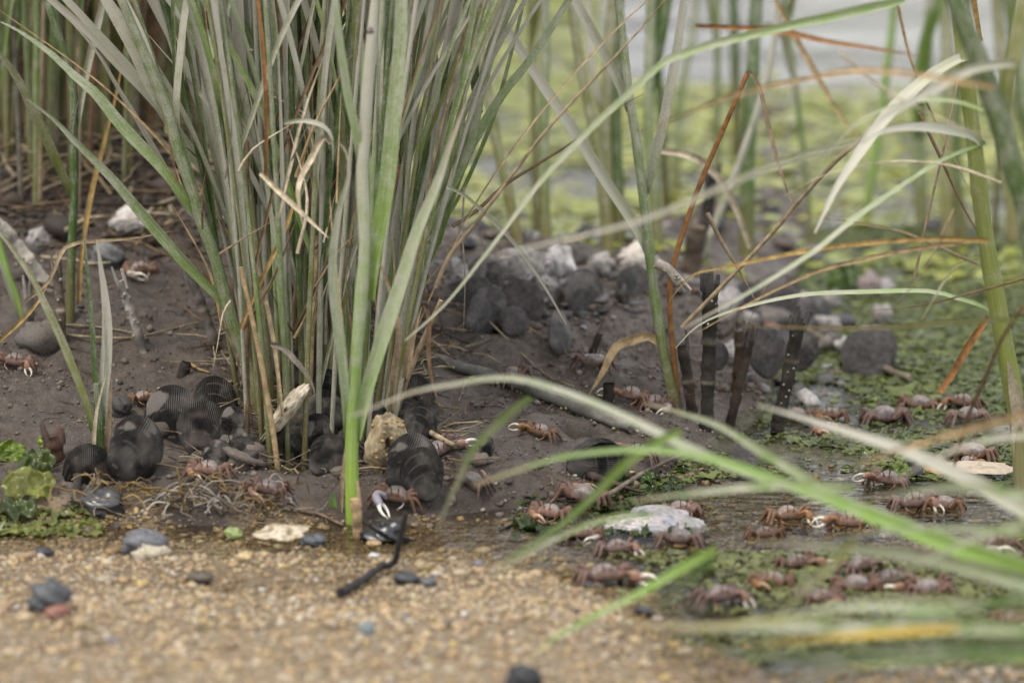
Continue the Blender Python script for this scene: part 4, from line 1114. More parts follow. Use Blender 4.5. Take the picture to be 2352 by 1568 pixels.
for i, a in enumerate([
    ('black mussel half sunk in the smooth mud slope', 1305, 768, 54, 92, 20, 50, 70, 1, None),
    ('dark elongated mussel lying under the tan straws', 1133, 738, 54, 80, 0, 55, 74, 2, None),
    ('dark mussel tip right of the tan straws', 1195, 735, 56, 56, 0, 40, 30, 3, None),
    ('blurred grey mussel with a yellow rim near the white oyster', 1113, 625, 74, 78, 0, 12, 0, 4, None),
    ('blurred bluish mussel below the white oyster, pale top', 1204, 685, 88, 92, -10, 14, 6, 0, (0, .050, .008, .006)),
    ('blurred grey mussel leaning in the middle of the far shell heap', 1345, 655, 76, 88, 24, 20, 14, 1, None),
    ('blurred narrow mussel at the right of the far shell heap', 1436, 655, 78, 48, 40, 10, 0, 2, None),
    ('blurred dark mussel behind the crossing straws', 1078, 668, 66, 80, 10, 20, -14, 3, None),
    ('black mussel in shade left of the blurred bluish one', 1140, 690, 60, 84, -10, 26, 20, 4, None),
    ('blurred dark mussel close behind the lone green shoot', 1470, 640, 60, 60, 10, 26, 20, 0, None),
    ('large dark mussel standing left in the heap behind the stubs', 1752, 825, 150, 86, 26, 6, -6, 0, None),
    ('large dark mussel standing right in the heap behind the stubs', 1852, 828, 140, 68, -30, 6, 6, 1, None),
    ('rounded dark mussel with tan crust under the fallen cane', 1965, 808, 98, 96, 6, 26, -24, 2, (0, .044, .010, .008)),
    ('blurred mussel with a broad sandy patch beside the sea lettuce', 2026, 800, 98, 84, -10, 18, 14, 3, (0, .046, .012, .012)),
    ('thin black mussel lying flat above the heap', 1905, 722, 44, 92, 0, 40, 66, 4, None),
    ('narrow dark mussel between the two left stubs', 1648, 828, 84, 46, 30, 8, 0, 0, None),
    ('grey mussel at the top of the heap behind the stubs', 1783, 675, 100, 80, 0, 16, -10, 1, None),
    ('grey mussel with pale crust left of the heap top', 1722, 690, 88, 66, 26, 10, 16, 2, (0, .048, .010, .008)),
    ('ribbed brown mussel alone in sea lettuce under the broad leaf', 1690, 1040, 44, 58, 0, 40, -40, 3, None),
]):
    mussel(*(a[:8] + (a[8] + 5,) + a[9:]))
r4 = random.Random(12)
for i in range(22):
    x, y = r4.uniform(430, 1000), r4.uniform(915, 1050)
    mussel('dark half-buried mussel wedged in the bed at the clump foot', x, y, r4.uniform(40, 70), r4.uniform(52, 84), r4.uniform(-50, 50), r4.uniform(5, 45), r4.uniform(-50, 50), i % 5)['group'] = 'mussels wedged at the clump foot'
# gaping empty mussel on the wet flat
def open_mussel(label, px, py, w, yaw):
    b = hit(px, py); e = empty('open_mussel', (b.x, b.y, b.z + .004))
    s = w * mpp(b.y) / .062
    e.scale = (s, s, s); tag(e, label, 'mussel', 'ribbed mussels in the mud')
    for me, ang in zip(MUS[1], (64, 116)):
        o = link('valve', me, e)
        o.rotation_euler = (Matrix.Rotation(R(yaw), 4, 'Z') @ Matrix.Rotation(R(90), 4, 'Y') @ Matrix.Rotation(R(ang - 90), 4, 'Z')).to_euler()
    return e
open_mussel('gaping dark mussel lying open on the wet mud behind the twig', 1300, 1085, 150, 20)

# ------------------------------------------------------------------ oysters and other shells
def plate(seed, L, W, T, cols, layers=7, rough=.25, curve=.25, nr=26, na=56):
    """irregular layered shell plate lying in x (length) / z, thickness along y"""
    g = random.Random(seed)
    a = np.linspace(0, 2 * math.pi, na, endpoint=False)[None, :]; r = np.linspace(0, 1, nr)[:, None]
    out = 1 + rough * fbm(np.cos(a) * 1.3 + seed * 3, np.sin(a) * 1.3, 1.5, 4, seed) * 1.6
    x = np.cos(a) * L * .5 * out * r; z = np.sin(a) * W * .5 * out * r * (1 + .25 * np.cos(a))
    n = fbm(x / L * 7 + seed, z / W * 4, 1.2, 4, seed + 3)
    lay = np.floor((r * layers + n * 1.6)) / layers
    top = T * (1 - lay ** 1.6) + T * .25 * n + curve * L * .25 * (1 - (r * np.cos(a)) ** 2)
    bot = curve * L * .25 * (1 - (r * np.cos(a)) ** 2) - T * .3 * (1 - r)
    cols = np.asarray(cols, float)
    kk = np.clip((n * .9 + .5 + .25 * (lay - .5)), 0, .999) * (len(cols) - 1)
    i = kk.astype(int); fr = (kk - i)[..., None]
    c = cols[i] * (1 - fr) + cols[np.minimum(i + 1, len(cols) - 1)] * fr
    mb = MB(); f = grid_faces(nr, na, True)
    mb.add(np.stack([x, -top, z], -1).reshape(-1, 3), f[:, ::-1], c.reshape(-1, 3))
    mb.add(np.stack([x, -bot, z], -1).reshape(-1, 3), f, c.reshape(-1, 3) * .8)
    rim = np.concatenate([np.arange(na) + (nr - 1) * na])
    v1 = np.stack([x, -top, z], -1)[-1]; v2 = np.stack([x, -bot, z], -1)[-1]
    j = np.arange(na)
    mb.add(np.vstack([v1, v2]), np.stack([j, (j + 1) % na, (j + 1) % na + na, j + na], -1), np.vstack([c[-1], c[-1] * .7]))
    return mb
CREAM = [(.12, .09, .055), (.22, .175, .11), (.40, .34, .245), (.56, .50, .41), (.32, .24, .13)]
BROWN = [(.10, .075, .045), (.20, .15, .085), (.30, .23, .13), (.42, .34, .22), (.26, .19, .09)]
WHITE = [(.15, .14, .135), (.25, .235, .225), (.36, .34, .325), (.22, .20, .19), (.14, .13, .12)]
GREY = [(.10, .095, .095), (.20, .19, .185), (.33, .31, .30), (.16, .15, .15)]
NACRE = [(.10, .115, .13), (.27, .28, .30), (.38, .32, .32), (.15, .17, .18), (.36, .32, .24), (.20, .225, .245)]
def shell(name, label, cat, px, py, w, h, cols, seed, yaw=0, tilt=0, roll=0, T=.004, curve=.25, dy=0, bottom=None, rough=.25, group=None, lift=0, res=(26, 56)):
    b = hit(px, bottom if bottom else py + h * .45)
    Y = b.y + dy
    o = plate(seed, w * mpp(Y), h * mpp(Y), T, cols, rough=rough, curve=curve, nr=res[0], na=res[1]).build(name, M['oyster'])
    o.location = at(px, py, Y) + Vector((0, 0, lift))
    o.rotation_euler = (Matrix.Rotation(R(yaw), 4, 'Z') @ Matrix.Rotation(R(roll), 4, 'Y') @ Matrix.Rotation(R(-tilt), 4, 'X')).to_euler()
    return tag(o, label, cat, group)
shell('oyster_shell', 'long cream-edged oyster shell leaning among the mussels at the clump foot', 'oyster', 650, 950, 185, 40, CREAM, 3, 12, 18, -50, .006, .3, bottom=1030, rough=.2, dy=-.012)
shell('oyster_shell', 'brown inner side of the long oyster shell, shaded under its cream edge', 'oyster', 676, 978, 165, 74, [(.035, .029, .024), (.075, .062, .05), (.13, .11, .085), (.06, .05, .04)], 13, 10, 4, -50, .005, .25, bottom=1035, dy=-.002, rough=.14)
oy = shell('oyster_shell', 'cracked brown oyster shell with golden lumps standing upright by the foremost shoot', 'oyster', 886, 1014, 150, 108, BROWN, 8, 4, 14, 84, .005, .15, bottom=1080, dy=-.034, rough=.14)
mb = MB(); g = random.Random(3)
for i in range(26):
    blob(mb, (g.uniform(-.018, .018), -.0085 - g.random() * .002, g.uniform(-.012, .012)), (g.uniform(.0007, .0019),) * 3, np.array((.27, .19, .08)) * g.uniform(.5, 1.3), 9, 6, .3, i)
o = mb.build('lump_crust', M['oyster'], oy); o['kind'] = 'stuff'
nac = shell('oyster_shell', 'white nacre shell lying flat in the puddle among the crabs', 'shell', 1500, 1220, 240, 105, NACRE, 5, 6, 64, 3, .008, .22, bottom=1232, lift=.003, rough=.3)
nac.data.materials[0] = M['nacre']
shell('oyster_shell', 'white jagged oyster standing blurred on the far shell heap', 'oyster', 1200, 602, 100, 78, WHITE, 21, 0, 30, 20, .008, .3, bottom=650)
shell('oyster_shell', 'grey and white oyster beside the jagged white one', 'oyster', 1274, 604, 92, 78, [(.2, .19, .19), (.4, .38, .37), (.6, .58, .56)], 22, 10, 30, -20, .008, .3, bottom=655)
shell('oyster_shell', 'pale blurred shell leftmost behind the lone green shoot', 'oyster', 1385, 605, 62, 50, WHITE, 23, 0, 30, 0, .006, .3)
shell('oyster_shell', 'big pale blurred shell just left of the lone green shoot', 'oyster', 1455, 592, 80, 62, [(.5, .44, .38), (.66, .6, .54), (.4, .37, .35)], 24, 0, 25, 0, .008, .3)
shell('oyster_shell', 'pale blurred shell among stems at far left', 'oyster', 295, 510, 100, 66, [(.3, .28, .27), (.5, .47, .45), (.4, .37, .35)], 25, 0, 25, -10, .008, .3, bottom=545)
shell('oyster_shell', 'grey blurred shell left of the pale one at far left', 'oyster', 85, 552, 50, 62, GREY, 26, 0, 15, 20, .006, .3)
shell('shell', 'flat cream shell sunk in pebbles left of the foremost shoot', 'shell', 640, 1236, 120, 70, CREAM, 31, 4, 72, 0, .003, .15, lift=.003)
shell('oyster_shell', 'whitish flaking shell in the heap behind the broken stubs', 'oyster', 1665, 700, 70, 90, WHITE, 33, 20, 20, 30, .006, .3)
shell('shell', 'thin pale stalk-like shell sliver by the right crabs', 'shell', 2250, 1085, 180, 60, [(.3, .24, .17), (.45, .38, .3), (.36, .29, .22)], 34, -8, 74, 0, .003, .1, lift=.003)
shell('oyster_shell', 'pale pinkish blurred shell lump beyond the mussel heap', 'shell', 1997, 655, 62, 70, [(.14, .105, .098), (.25, .20, .19), (.18, .14, .13)], 35, 0, 20, 60, .008, .4)

for i in range(34):
    x, y = (r4.uniform(1040, 1490), r4.uniform(585, 690)) if i % 2 else (r4.uniform(1650, 2050), r4.uniform(660, 840))
    pal = [GREY, [(.03, .028, .027), (.07, .066, .063), (.12, .112, .106)], [(.09, .083, .08), (.17, .16, .152), (.23, .215, .205)], GREY][i % 4]
    shell('shell_fragment', 'blurred broken grey shell in one of the two far shell heaps', 'shell', x, y, r4.uniform(40, 85), r4.uniform(30, 55), pal, 200 + i, r4.uniform(-60, 60), r4.uniform(0, 60), r4.uniform(-70, 70), .005, r4.uniform(.15, .5), rough=.25, group='broken shells in the far heaps', res=(12, 32))
# mud pushed up round the feet of the shells
g5 = np.random.default_rng(9); pp = []
for fx, fy, fr in FEET:
    for _ in range(26):
        a = g5.uniform(-3.5, .4); d_ = fr * g5.uniform(.6, 1.15)
        pp.append((fx + math.cos(a) * d_, fy + math.sin(a) * d_ * .5, 0))
pp = np.array(pp); pp[:, 2] = ground(pp[:, 0], pp[:, 1]) + .0008
sz = .0021 * np.exp(g5.normal(0, .5, len(pp)))[:, None] * np.array((1.2, 1.2, .8))
mb = MB(); scatter(mb, ico(), pp, sz, np.array([(.105, .082, .064), (.075, .058, .046), (.14, .112, .09)])[g5.choice(3, len(pp))] * g5.uniform(.8, 1.1, (len(pp), 1)), 4, .3)
tag(mb.build('mud_lumps', M['mud']), kind='stuff')

# ------------------------------------------------------------------ stones
def stone(label, px, py, w, h, col, seed, name='stone', mat_='stone', deep=.8, lump=.22, group='loose stones on the sand'):
    b = hit(px, py + h * .5)
    s = mpp(b.y)
    mb = MB(); blob(mb, (0, 0, 0), (w * s * .5, w * s * .5 * deep, h * s * .55), col, 26, 16, lump, seed)
    o = mb.build(name, M[mat_])
    o.location = at(px, py, b.y + w * s * .3 * deep)
    o.rotation_euler = (0, 0, random.Random(seed).uniform(-.4, .4))
    return tag(o, label, 'stone', group)
stone('dark angular rock under the root tangle', 221, 1157, 118, 56, (.045, .045, .047), 1, mat_='wetstone', lump=.35)
st = stone('grey half-round shell stone with a beige middle at the sand edge', 333, 1247, 112, 62, (.115, .115, .125), 2)
mb = MB(); blob(mb, (0, -.0125, -.004), (.0125, .008, .0085), (.42, .37, .28), 16, 10, .3, 4); mb.build('sandy_patch', M['stone'], st)
stone('dark blurred stone at the far left of the sand', 108, 1375, 92, 66, (.060, .064, .070), 5, lump=.3)
stone('reddish blurred stone tucked under the dark one at left', 132, 1405, 60, 34, (.20, .085, .06), 6)
stone('brown oblong pebble alone on the dry sand', 459, 1326, 62, 30, (.075, .058, .040), 7, lump=.08)
stone('black wet stone just right of the foremost shoot foot', 885, 1224, 86, 44, (.020, .021, .023), 8, mat_='wetstone', lump=.4)
stone('dark flat stone right of the curved black twig', 936, 1328, 60, 28, (.040, .042, .048), 9)
stone('small dark stone beside the flat one, near the curved twig', 985, 1336, 34, 20, (.09, .09, .095), 10)
stone('blue-grey pebble low in the middle of the sand', 841, 1447, 36, 36, (.17, .20, .20), 11)
stone('black stone cut by the bottom picture edge', 1204, 1560, 84, 60, (.016, .017, .020), 12)
stone('dark pebble by the flat cream shell', 722, 1242, 56, 30, (.060, .065, .075), 13)
stone('dark chip among bright pebbles near the left edge', 96, 1268, 48, 20, (.040, .040, .050), 14)
stone('pale tan pebble by the stone at the sand edge', 560, 1280, 32, 22, (.50, .38, .2), 15)
stone('green-coated pebble left of the flat cream shell', 536, 1226, 40, 30, (.22, .27, .10), 16)
stone('dark stone peeping from the right front leaves', 1475, 1405, 40, 26, (.05, .05, .055), 17)
stone('tan pebble at the foot of the pale cut stub', 858, 1252, 40, 24, (.34, .24, .13), 18)
stone('grey boulder-like stone at the back of the left mud', 245, 590, 70, 54, (.12, .12, .125), 19)
stone('rounded mud lump under the left stubs', 95, 775, 100, 70, (.10, .085, .072), 20, mat_='mud')
stone('dark wet clod beside the young shoot', 276, 938, 44, 40, (.045, .042, .040), 21, mat_='mud', lump=.4)
stone('mud clod at the lower edge of the mussel hollow', 560, 1050, 110, 60, (.105, .084, .070), 22, mat_='mud', lump=.25)
stone('dark slate chip poking from the mud before the oyster', 610, 1052, 50, 44, (.055, .055, .06), 23, lump=.45)
g = random.Random(77)
for i, (px, py, w, h, c) in enumerate([(1075, 560, 40, 30, 0), (1130, 540, 50, 26, 1), (1290, 520, 46, 30, 2), (1345, 535, 40, 30, 0), (1190, 500, 60, 30, 3), (1600, 560, 50, 36, 0), (1800, 560, 60, 30, 1), (1860, 585, 56, 40, 3), (1940, 470, 60, 26, 2), (1770, 480, 40, 24, 0), (2150, 520, 80, 36, 0), (2060, 470, 40, 30, 1)]):
    stone(['dark', 'brown', 'reddish', 'grey'][c] + ' blurred stone on the far wet flat ' + ['by the leaning olive stem', 'left of the straight green stem', 'right of the straight green stem', 'in front of the blurred stem pair', 'beside the blue water gap', 'near the dark wooden stub', 'beyond the mussel heap', 'above the mussel heap', 'under the white blurred leaf', 'beside the tan-footed stem', 'behind the big right stem', 'left of the tan-footed stem'][i],
          px, py, w, h, [(.035, .032, .035), (.09, .066, .056), (.12, .055, .045), (.15, .14, .14)][c], 60 + i, group='stones on the far flat')

# ------------------------------------------------------------------ broken stubs and fallen stalks
def stub(label, foot, top, w, col, slivers=5, ring=(.35,), Y=None, barn=0, tone=.16, hollow=False, name='reed_stub', top_w=None):
    if Y is None: Y = hit(*foot).y
    e = empty(name, at(foot[0], foot[1], Y)); tag(e, label, 'stub', None)
    inv = Matrix.Translation(-e.location)
    p = catmull([np.array(at(foot[0] + (foot[0] - top[0]) * .05, foot[1] + 14, Y)), np.array(at((foot[0] + top[0]) / 2 + 1.5, (foot[1] + top[1]) / 2, Y)), np.array(at(top[0], top[1], Y))], .0025)
    t = arclen(p); sd_ = int(foot[0])
    r = w * .5 * mpp(Y) * (1 + .06 * np.sin(t * 17 + sd_))
    if top_w: r = r * (1 + (top_w / w - 1) * t ** 2)
    nodes = list(ring)
    for q in nodes: r = r * (1 + .13 * np.exp(-((t - q) / .018) ** 2))
    c = np.array(col)[None] * (.6 + .9 * vnoise(t * 9 + sd_, t * 0, 4))[:, None]
    for q in nodes:
        k = np.exp(-((t - q) / .012) ** 2)[:, None]; c = c * (1 - k) + np.array((tone, tone * .85, tone * .65)) * k
    mb = MB(); tube(mb, p, r, c, 12, .9, cap=not hollow, rough=.16, seed=sd_)
    if hollow: tube(mb, p[::-1], r[::-1] * .78, c * .3, 12, .9, cap=False)
    me = mb.mesh('stalk', M['dry']); me.transform(inv); link('stalk', me, e)
    g = random.Random(sd_)
    ax = p[-1] - p[-3]; ax /= np.linalg.norm(ax)
    for i in range(slivers):
        a = g.uniform(0, 6.28); off = np.array((math.cos(a) * r[-1] * .8, math.sin(a) * r[-1] * .7, 0))
        L = g.uniform(.004, .014)
        b0 = p[-1] - ax * .006 + off; b1 = b0 + ax * (L + .006) + off * g.uniform(.0, .8)
        mb = MB(); q = catmull([b0, (b0 + b1) / 2 + off * .1, b1], .002)
        tube(mb, q, np.linspace(r[-1] * .5, r[-1] * .2, len(q)), np.array(col) * g.uniform(.9, 2.2) + .03, 6, .5)
        me = mb.mesh('sliver', M['dry']); me.transform(inv); link('sliver', me, e)
    if barn:
        mb = MB()
        for i in range(int(barn * .4)):
            q = g.uniform(.25, .95); j = int(q * (len(p) - 1)); a = g.uniform(-2.6, -.5)
            blob(mb, p[j] + np.array((math.cos(a), math.sin(a), 0)) * r[j], (g.uniform(.0006, .0015),) * 3, np.array((.24, .225, .20)) * g.uniform(.6, 1.2), 8, 6, .2, i)
        me = mb.mesh('barnacles', M['stone']); me.transform(inv); o = link('barnacles', me, e); o['kind'] = 'stuff'
    return e
BLK = (.024, .020, .017)
stub('tall black stub with a frayed top, leftmost of the three beside the lone shoot', (1622, 985), (1632, 650), 31, BLK, 9, (.12, .35, .62), barn=9, top_w=40)
stub('forked brown stub between the two thick black stubs', (1672, 990), (1722, 778), 24, (.042, .030, .021), 6, (.55,), barn=3)
stub('thin prong of the forked stub standing upright behind it', (1690, 900), (1698, 760), 22, (.05, .034, .022), 3, (.8,), name='reed_stub')
stub('black leaning stub speckled with barnacles, rightmost of the three', (1782, 995), (1834, 738), 30, (.030, .026, .021), 9, (.12, .68), barn=22, top_w=34)
stub('black short stub under the broad leaf, left of the paired crabs', (1393, 930), (1398, 880), 26, BLK, 0, (), hollow=True)
stub('dark stub close at the right foot of the lone shoot', (1590, 945), (1566, 790), 26, (.030, .024, .018), 2, (.5,), Y=None)
stub('small dark stub between the lone shoot and the tall black stub', (1586, 952), (1584, 905), 22, (.045, .028, .020), 1, ())
stub('blurred dark wooden stub rising behind the bent orange stalk', (1606, 600), (1636, 402), 28, (.045, .040, .036), 4, (.5,))
stub('thicker brown blurred stub just behind the dark wooden one', (1585, 640), (1600, 520), 44, (.10, .075, .055), 2, ())
stub('small dark peg sticking out of the mud slope', (1352, 825), (1378, 765), 16, (.035, .026, .022), 1, ())
stub('hollow dark tube stub lying open on the left mud', (415, 868), (428, 832), 26, (.040, .034, .028), 0, (), hollow=True)
stub('pale barnacled stick leaning on the left mud', (330, 808), (276, 645), 22, (.27, .25, .22), 3, (), barn=30, tone=.4)
stub('frayed upright stub with a pale ring near the left edge', (145, 790), (130, 618), 20, (.10, .08, .06), 5, (.5, .68), barn=14, tone=.34)
stub('grey leaning stub with a torn top left of the clump', (500, 808), (440, 640), 24, (.12, .105, .09), 4, (.62,), tone=.25)
stub('old pinkish brown stem stub with barnacled top beside the olive shoot', (592, 950), (530, 752), 26, (.17, .125, .09), 5, (.08,), barn=12, tone=.4)
stub('dead dark stem in the middle of the clump foot', (688, 815), (636, 560), 18, (.030, .026, .022), 3, (.3, .6))
stub('pale torn stub right of the olive shoots in the clump foot', (740, 770), (726, 665), 16, (.26, .20, .14), 4, ())
stub('pale cut stub leaning against the foremost green shoot', (822, 1238), (815, 1145), 24, (.34, .24, .14), 1, (), Y=hit(822, 1238).y - .004)
stub('short brown stub topped with green weed at the left water edge', (128, 1062), (118, 1000), 44, (.075, .040, .026), 4, ())
stub('thick whitish barnacled stalk lying in from the left picture edge', (112, 660), (0, 520), 36, (.36, .33, .29), 2, (.5,), barn=16, tone=.45, Y=hit(112, 665).y)
stub('barnacled broken stalk end hanging beside the lone shoot', (1508, 590), (1560, 650), 24, (.30, .26, .22), 3, (), barn=18, Y=hit(1553, 940).y - .02)
stub('small peg by the root tangle at the water edge', (176, 1128), (176, 1088), 18, (.09, .08, .075), 0, ())
stub('grey peg standing in the stubs at far left', (68, 760), (60, 668), 26, (.13, .115, .10), 3, (.5,))
# the long fallen log with egg-like beads
def fallen(label, pts, w, col, ringpos=(), name='fallen_stalk', lift=.0, beads=0, tip=.9, cat='stalk'):
    hs_ = [hit(*q) for q in pts]
    p = catmull([np.array(h_) for h_ in hs_], .004); r0 = w * .5 * mpp(hs_[0].y)
    t = arclen(p); p[:, 2] = np.maximum(np.convolve(np.pad(p[:, 2], 8, mode='edge'), np.ones(17) / 17, 'valid'), 0) + r0 * .75 + lift
    r = r0 * (1 - (1 - tip) * t)
    for q in ringpos: r = r * (1 + .12 * np.exp(-((t - q) / .01) ** 2))
    c = np.array(col)[None] * (.55 + .95 * vnoise(t * 16 + pts[0][0], t * 0, 6))[:, None]
    e = empty(name, hs_[0]); tag(e, label, cat)
    inv = Matrix.Translation(-e.location)
    mb = MB(); tube(mb, p, r, c, 12, .95, (.1, .2, 1), rough=.12, seed=3); me = mb.mesh('stalk', M['dry']); me.transform(inv); link('stalk', me, e)
    if beads:
        g = random.Random(5); mb = MB()
        for i in range(beads):
            q = g.uniform(.22, .98); j = int(q * (len(p) - 1)); a = g.gauss(-2.0, .5)
            blob(mb, p[j] + np.array((0, math.cos(a) * 1.05 * r[j] * -1 * (-1 if False else 1), math.sin(a) * .9 * r[j])) + np.array((g.uniform(-.001, .001), -.002 * g.random(), 0)), (g.uniform(.0009, .0017),) * 3, np.array((.40, .36, .17)) * g.uniform(.7, 1.2), 8, 6)
        me = mb.mesh('beads', M['stone']); me.transform(inv); o = link('beads', me, e); o['kind'] = 'stuff'
    return e
fallen('long grey fallen stalk with yellow bead clusters crossing the middle mud', [(955, 822), (1050, 852), (1120, 876), (1200, 905), (1290, 935), (1370, 968), (1450, 1000)], 30, (.12, .115, .10), (.4, .8), beads=120)
fallen('jointed fallen cane running from the mussel heap to the right crabs', [(1745, 705), (1800, 740), (1850, 775), (1930, 815), (1985, 838), (2040, 865), (2092, 892)], 17, (.16, .13, .095), (.3, .68), lift=.004)
fallen('dark cane slanting behind the tall black stub', [(1655, 782), (1690, 740), (1730, 690), (1745, 660)], 18, (.06, .045, .035), ())
fallen('brown twig lying across the wet mud by the front crabs', [(1390, 1160), (1440, 1128), (1500, 1090), (1565, 1062)], 13, (.12, .095, .075), (.5,), tip=.7, lift=.004)
fallen('thin dark twig end on the pebbles before the front crabs', [(1148, 1232), (1185, 1200), (1200, 1196), (1250, 1202)], 6, (.030, .026, .024), (), tip=.6)
fallen('dark straw lying in the sea lettuce beside the rightmost crabs', [(2190, 1062), (2240, 1040), (2290, 1018), (2330, 998)], 10, (.055, .05, .04), ())
fallen('brown fallen cane end beside the foremost shoot', [(640, 1160), (690, 1180), (740, 1196), (790, 1212)], 12, (.17, .115, .085), (), tip=.5)
fallen('tan broken stalk lying against the cracked oyster', [(945, 980), (975, 1010), (1010, 1038), (1045, 1062)], 15, (.34, .27, .17), (), lift=.008)
fallen('dark flat bark sliver on the wet mud behind the twig', [(1305, 1075), (1360, 1108), (1420, 1130), (1480, 1150)], 30, (.05, .032, .025), (), tip=.2)
# curved black twig on the sand, its end lifted
mb = MB()
h0 = hit(782, 1376); h1 = hit(880, 1310)
p = catmull([np.array(h0) + (0, 0, .004), np.array(hit(832, 1352)) + (0, 0, .006), np.array(hit(880, 1322)) + (0, 0, .007), np.array(at(906, 1290, h1.y - .01)), np.array(at(918, 1240, h1.y - .015)), np.array(at(932, 1178, h1.y - .02))], .004)
tube(mb, p, np.linspace(.0034, .0018, len(p)), np.array((.030, .026, .027)), 9, 1, rough=.2)
mb.build('twig', M['dry'])['label'] = 'curved black twig with a raised end lying on the sand'
tag(bpy.data.objects['twig'], cat='twig')
# straws lying on the mud
for l, pts, w, k in [
    ('long brown straw curving across the left mud between the stubs', [(51, 728), (85, 752), (153, 776), (289, 783), (374, 768), (510, 733)], 9, 'L'),
    ('straight tan straw lying down the middle mud slope', [(1012, 640), (1075, 700), (1150, 770), (1210, 830), (1260, 870), (1318, 897)], 8, 'L'),
    ('kinked tan straw lying from the clump to the dark mussels', [(1035, 600), (1090, 650), (1130, 690), (1180, 740), (1240, 775), (1300, 815)], 9, 'L'),
    ('short brown straw half buried in the middle mud', [(1030, 790), (1060, 815), (1075, 830)], 8, 'B'),
    ('yellow straw scrap by the hollow tube stub', [(438, 846), (460, 858), (482, 866)], 9, 'Y'),
    ('brown straw lying behind the left barnacled stick', [(150, 755), (230, 765), (310, 772)], 7, 'L'),
    ('thin tan straw far across the shell heap', [(1290, 570), (1350, 545), (1420, 500)], 9, 'L'),
]:
    ground_straw('dry_straw', l, 'straw', pts, w, k)
# ------------------------------------------------------------------ tangle of bare roots at the water edge
rt = empty('root_tangle', hit(430, 1150)); tag(rt, 'tangle of bare whitish and rusty roots at the water edge before the mussels', 'roots')
g = random.Random(21); inv = Matrix.Translation(-rt.location)
for i in range(84):
    x = g.choice([g.uniform(160, 640), g.gauss(430, 90), g.uniform(300, 620)]); y = 1158 + .04 * (x - 400) + g.gauss(0, 15)
    if i % 7 == 0: x, y = g.gauss(600, 35), 1170 + g.gauss(0, 14)
    b = hit(x, min(y + 10, 1200)); a = g.gauss(0, .5) + g.choice([0, math.pi]); L = g.uniform(.018, .06); pts = []
    z0 = .001 + g.random() * .009; cu = g.uniform(-1, 1) * 20; hmp = g.uniform(.0, .012)
    pos = Vector((b.x, b.y, max(b.z, 0) + z0)); n = 7
    for q in range(n):
        f = q / (n - 1)
        pts.append(np.array(pos) + (0, 0, hmp * math.sin(f * math.pi * g.uniform(.8, 1.2))))
        a += g.gauss(0, .6) + cu * .01
        pos = pos + Vector((math.cos(a) * L / n, math.sin(a) * L / n * .6, g.gauss(0, .0028)))
        pos.z = max(pos.z, gz(pos.x, pos.y) + .001)
    p = catmull(pts, .0022); r0 = g.uniform(.0005, .0011)
    c = np.array(g.choice([(.27, .24, .21), (.34, .31, .28), (.20, .13, .055), (.15, .105, .06), (.24, .165, .06), (.20, .16, .12)])) * g.uniform(.7, 1.1)
    mb = MB(); tube(mb, p, np.linspace(r0, r0 * .5, len(p)), c, 6, .6, rough=.35, seed=i)
    me = mb.mesh('root', M['dry']); me.transform(inv); link('root', me, rt)
# ------------------------------------------------------------------ sea lettuce
ALG = np.array([(.11, .15, .04), (.18, .22, .05), (.26, .29, .065), (.08, .11, .045), (.11, .13, .075), (.14, .155, .10), (.09, .105, .075)])
def algae_field(name, n, xr, yr, size, keep, seed, q=5, pal=ALG, crinkle=.34, lie=.45):
    """crinkled thin sheets heaped on the flat; nobody could count them"""
    g = np.random.default_rng(seed)
    x = g.uniform(*xr, n); y = g.uniform(*yr, n); k = keep(x, y, g); x, y = x[k], y[k]; n = len(x)
    L = size * np.exp(g.normal(0, .45, n))
    a, b = np.meshgrid(np.linspace(-1, 1, q), np.linspace(-1, 1, q))
    a = a.ravel()[None]; b = b.ravel()[None]
    ph = g.uniform(0, 6.28, (n, 5)); fr = g.uniform(1.5, 4.0, (n, 4))
    rim = 1 + .18 * np.sin(fr[:, 2:3] * 2 * (a + b) + ph[:, 3:4])
    u = a * np.sqrt(1 - b * b / 2) * rim; v = b * np.sqrt(1 - a * a / 2) * rim * g.uniform(.5, 1, (n, 1))
    h = crinkle * (np.sin(fr[:, :1] * u + ph[:, :1]) * np.cos(fr[:, 1:2] * v + ph[:, 1:2]) + .5 * np.sin(fr[:, 2:3] * 2 * u - fr[:, 3:4] * v + ph[:, 2:3])) * (.3 + u * u + v * v)
    P3 = np.stack([u, v, h], -1) * L[:, None, None]
    tx = g.normal(0, lie, n); tz = g.uniform(0, 6.28, n)
    y2 = P3[..., 1] * np.cos(tx)[:, None] - P3[..., 2] * np.sin(tx)[:, None]; z2 = P3[..., 1] * np.sin(tx)[:, None] + P3[..., 2] * np.cos(tx)[:, None]
    x3 = P3[..., 0] * np.cos(tz)[:, None] - y2 * np.sin(tz)[:, None]; y3 = P3[..., 0] * np.sin(tz)[:, None] + y2 * np.cos(tz)[:, None]
    z0 = np.maximum(ground(x, y), 0)
    V = np.stack([x3 + x[:, None], y3 + y[:, None], z2 + z0[:, None] + L[:, None] * .22], -1)
    f = (grid_faces(q, q)[None] + (np.arange(n) * q * q)[:, None, None]).reshape(-1, 4)
    c = (pal[g.choice(len(pal), n)] * .45 + pal.mean(0) * .6) * g.uniform(.8, 1.2, (n, 1))
    m_ = MB(); m_.add(V.reshape(-1, 3), f, np.repeat(c, q * q, 0))
    return tag(m_.build(name, M['algae']), kind='stuff')
def flat_side(x, y):
    return y - np.interp(x, XS, YF)
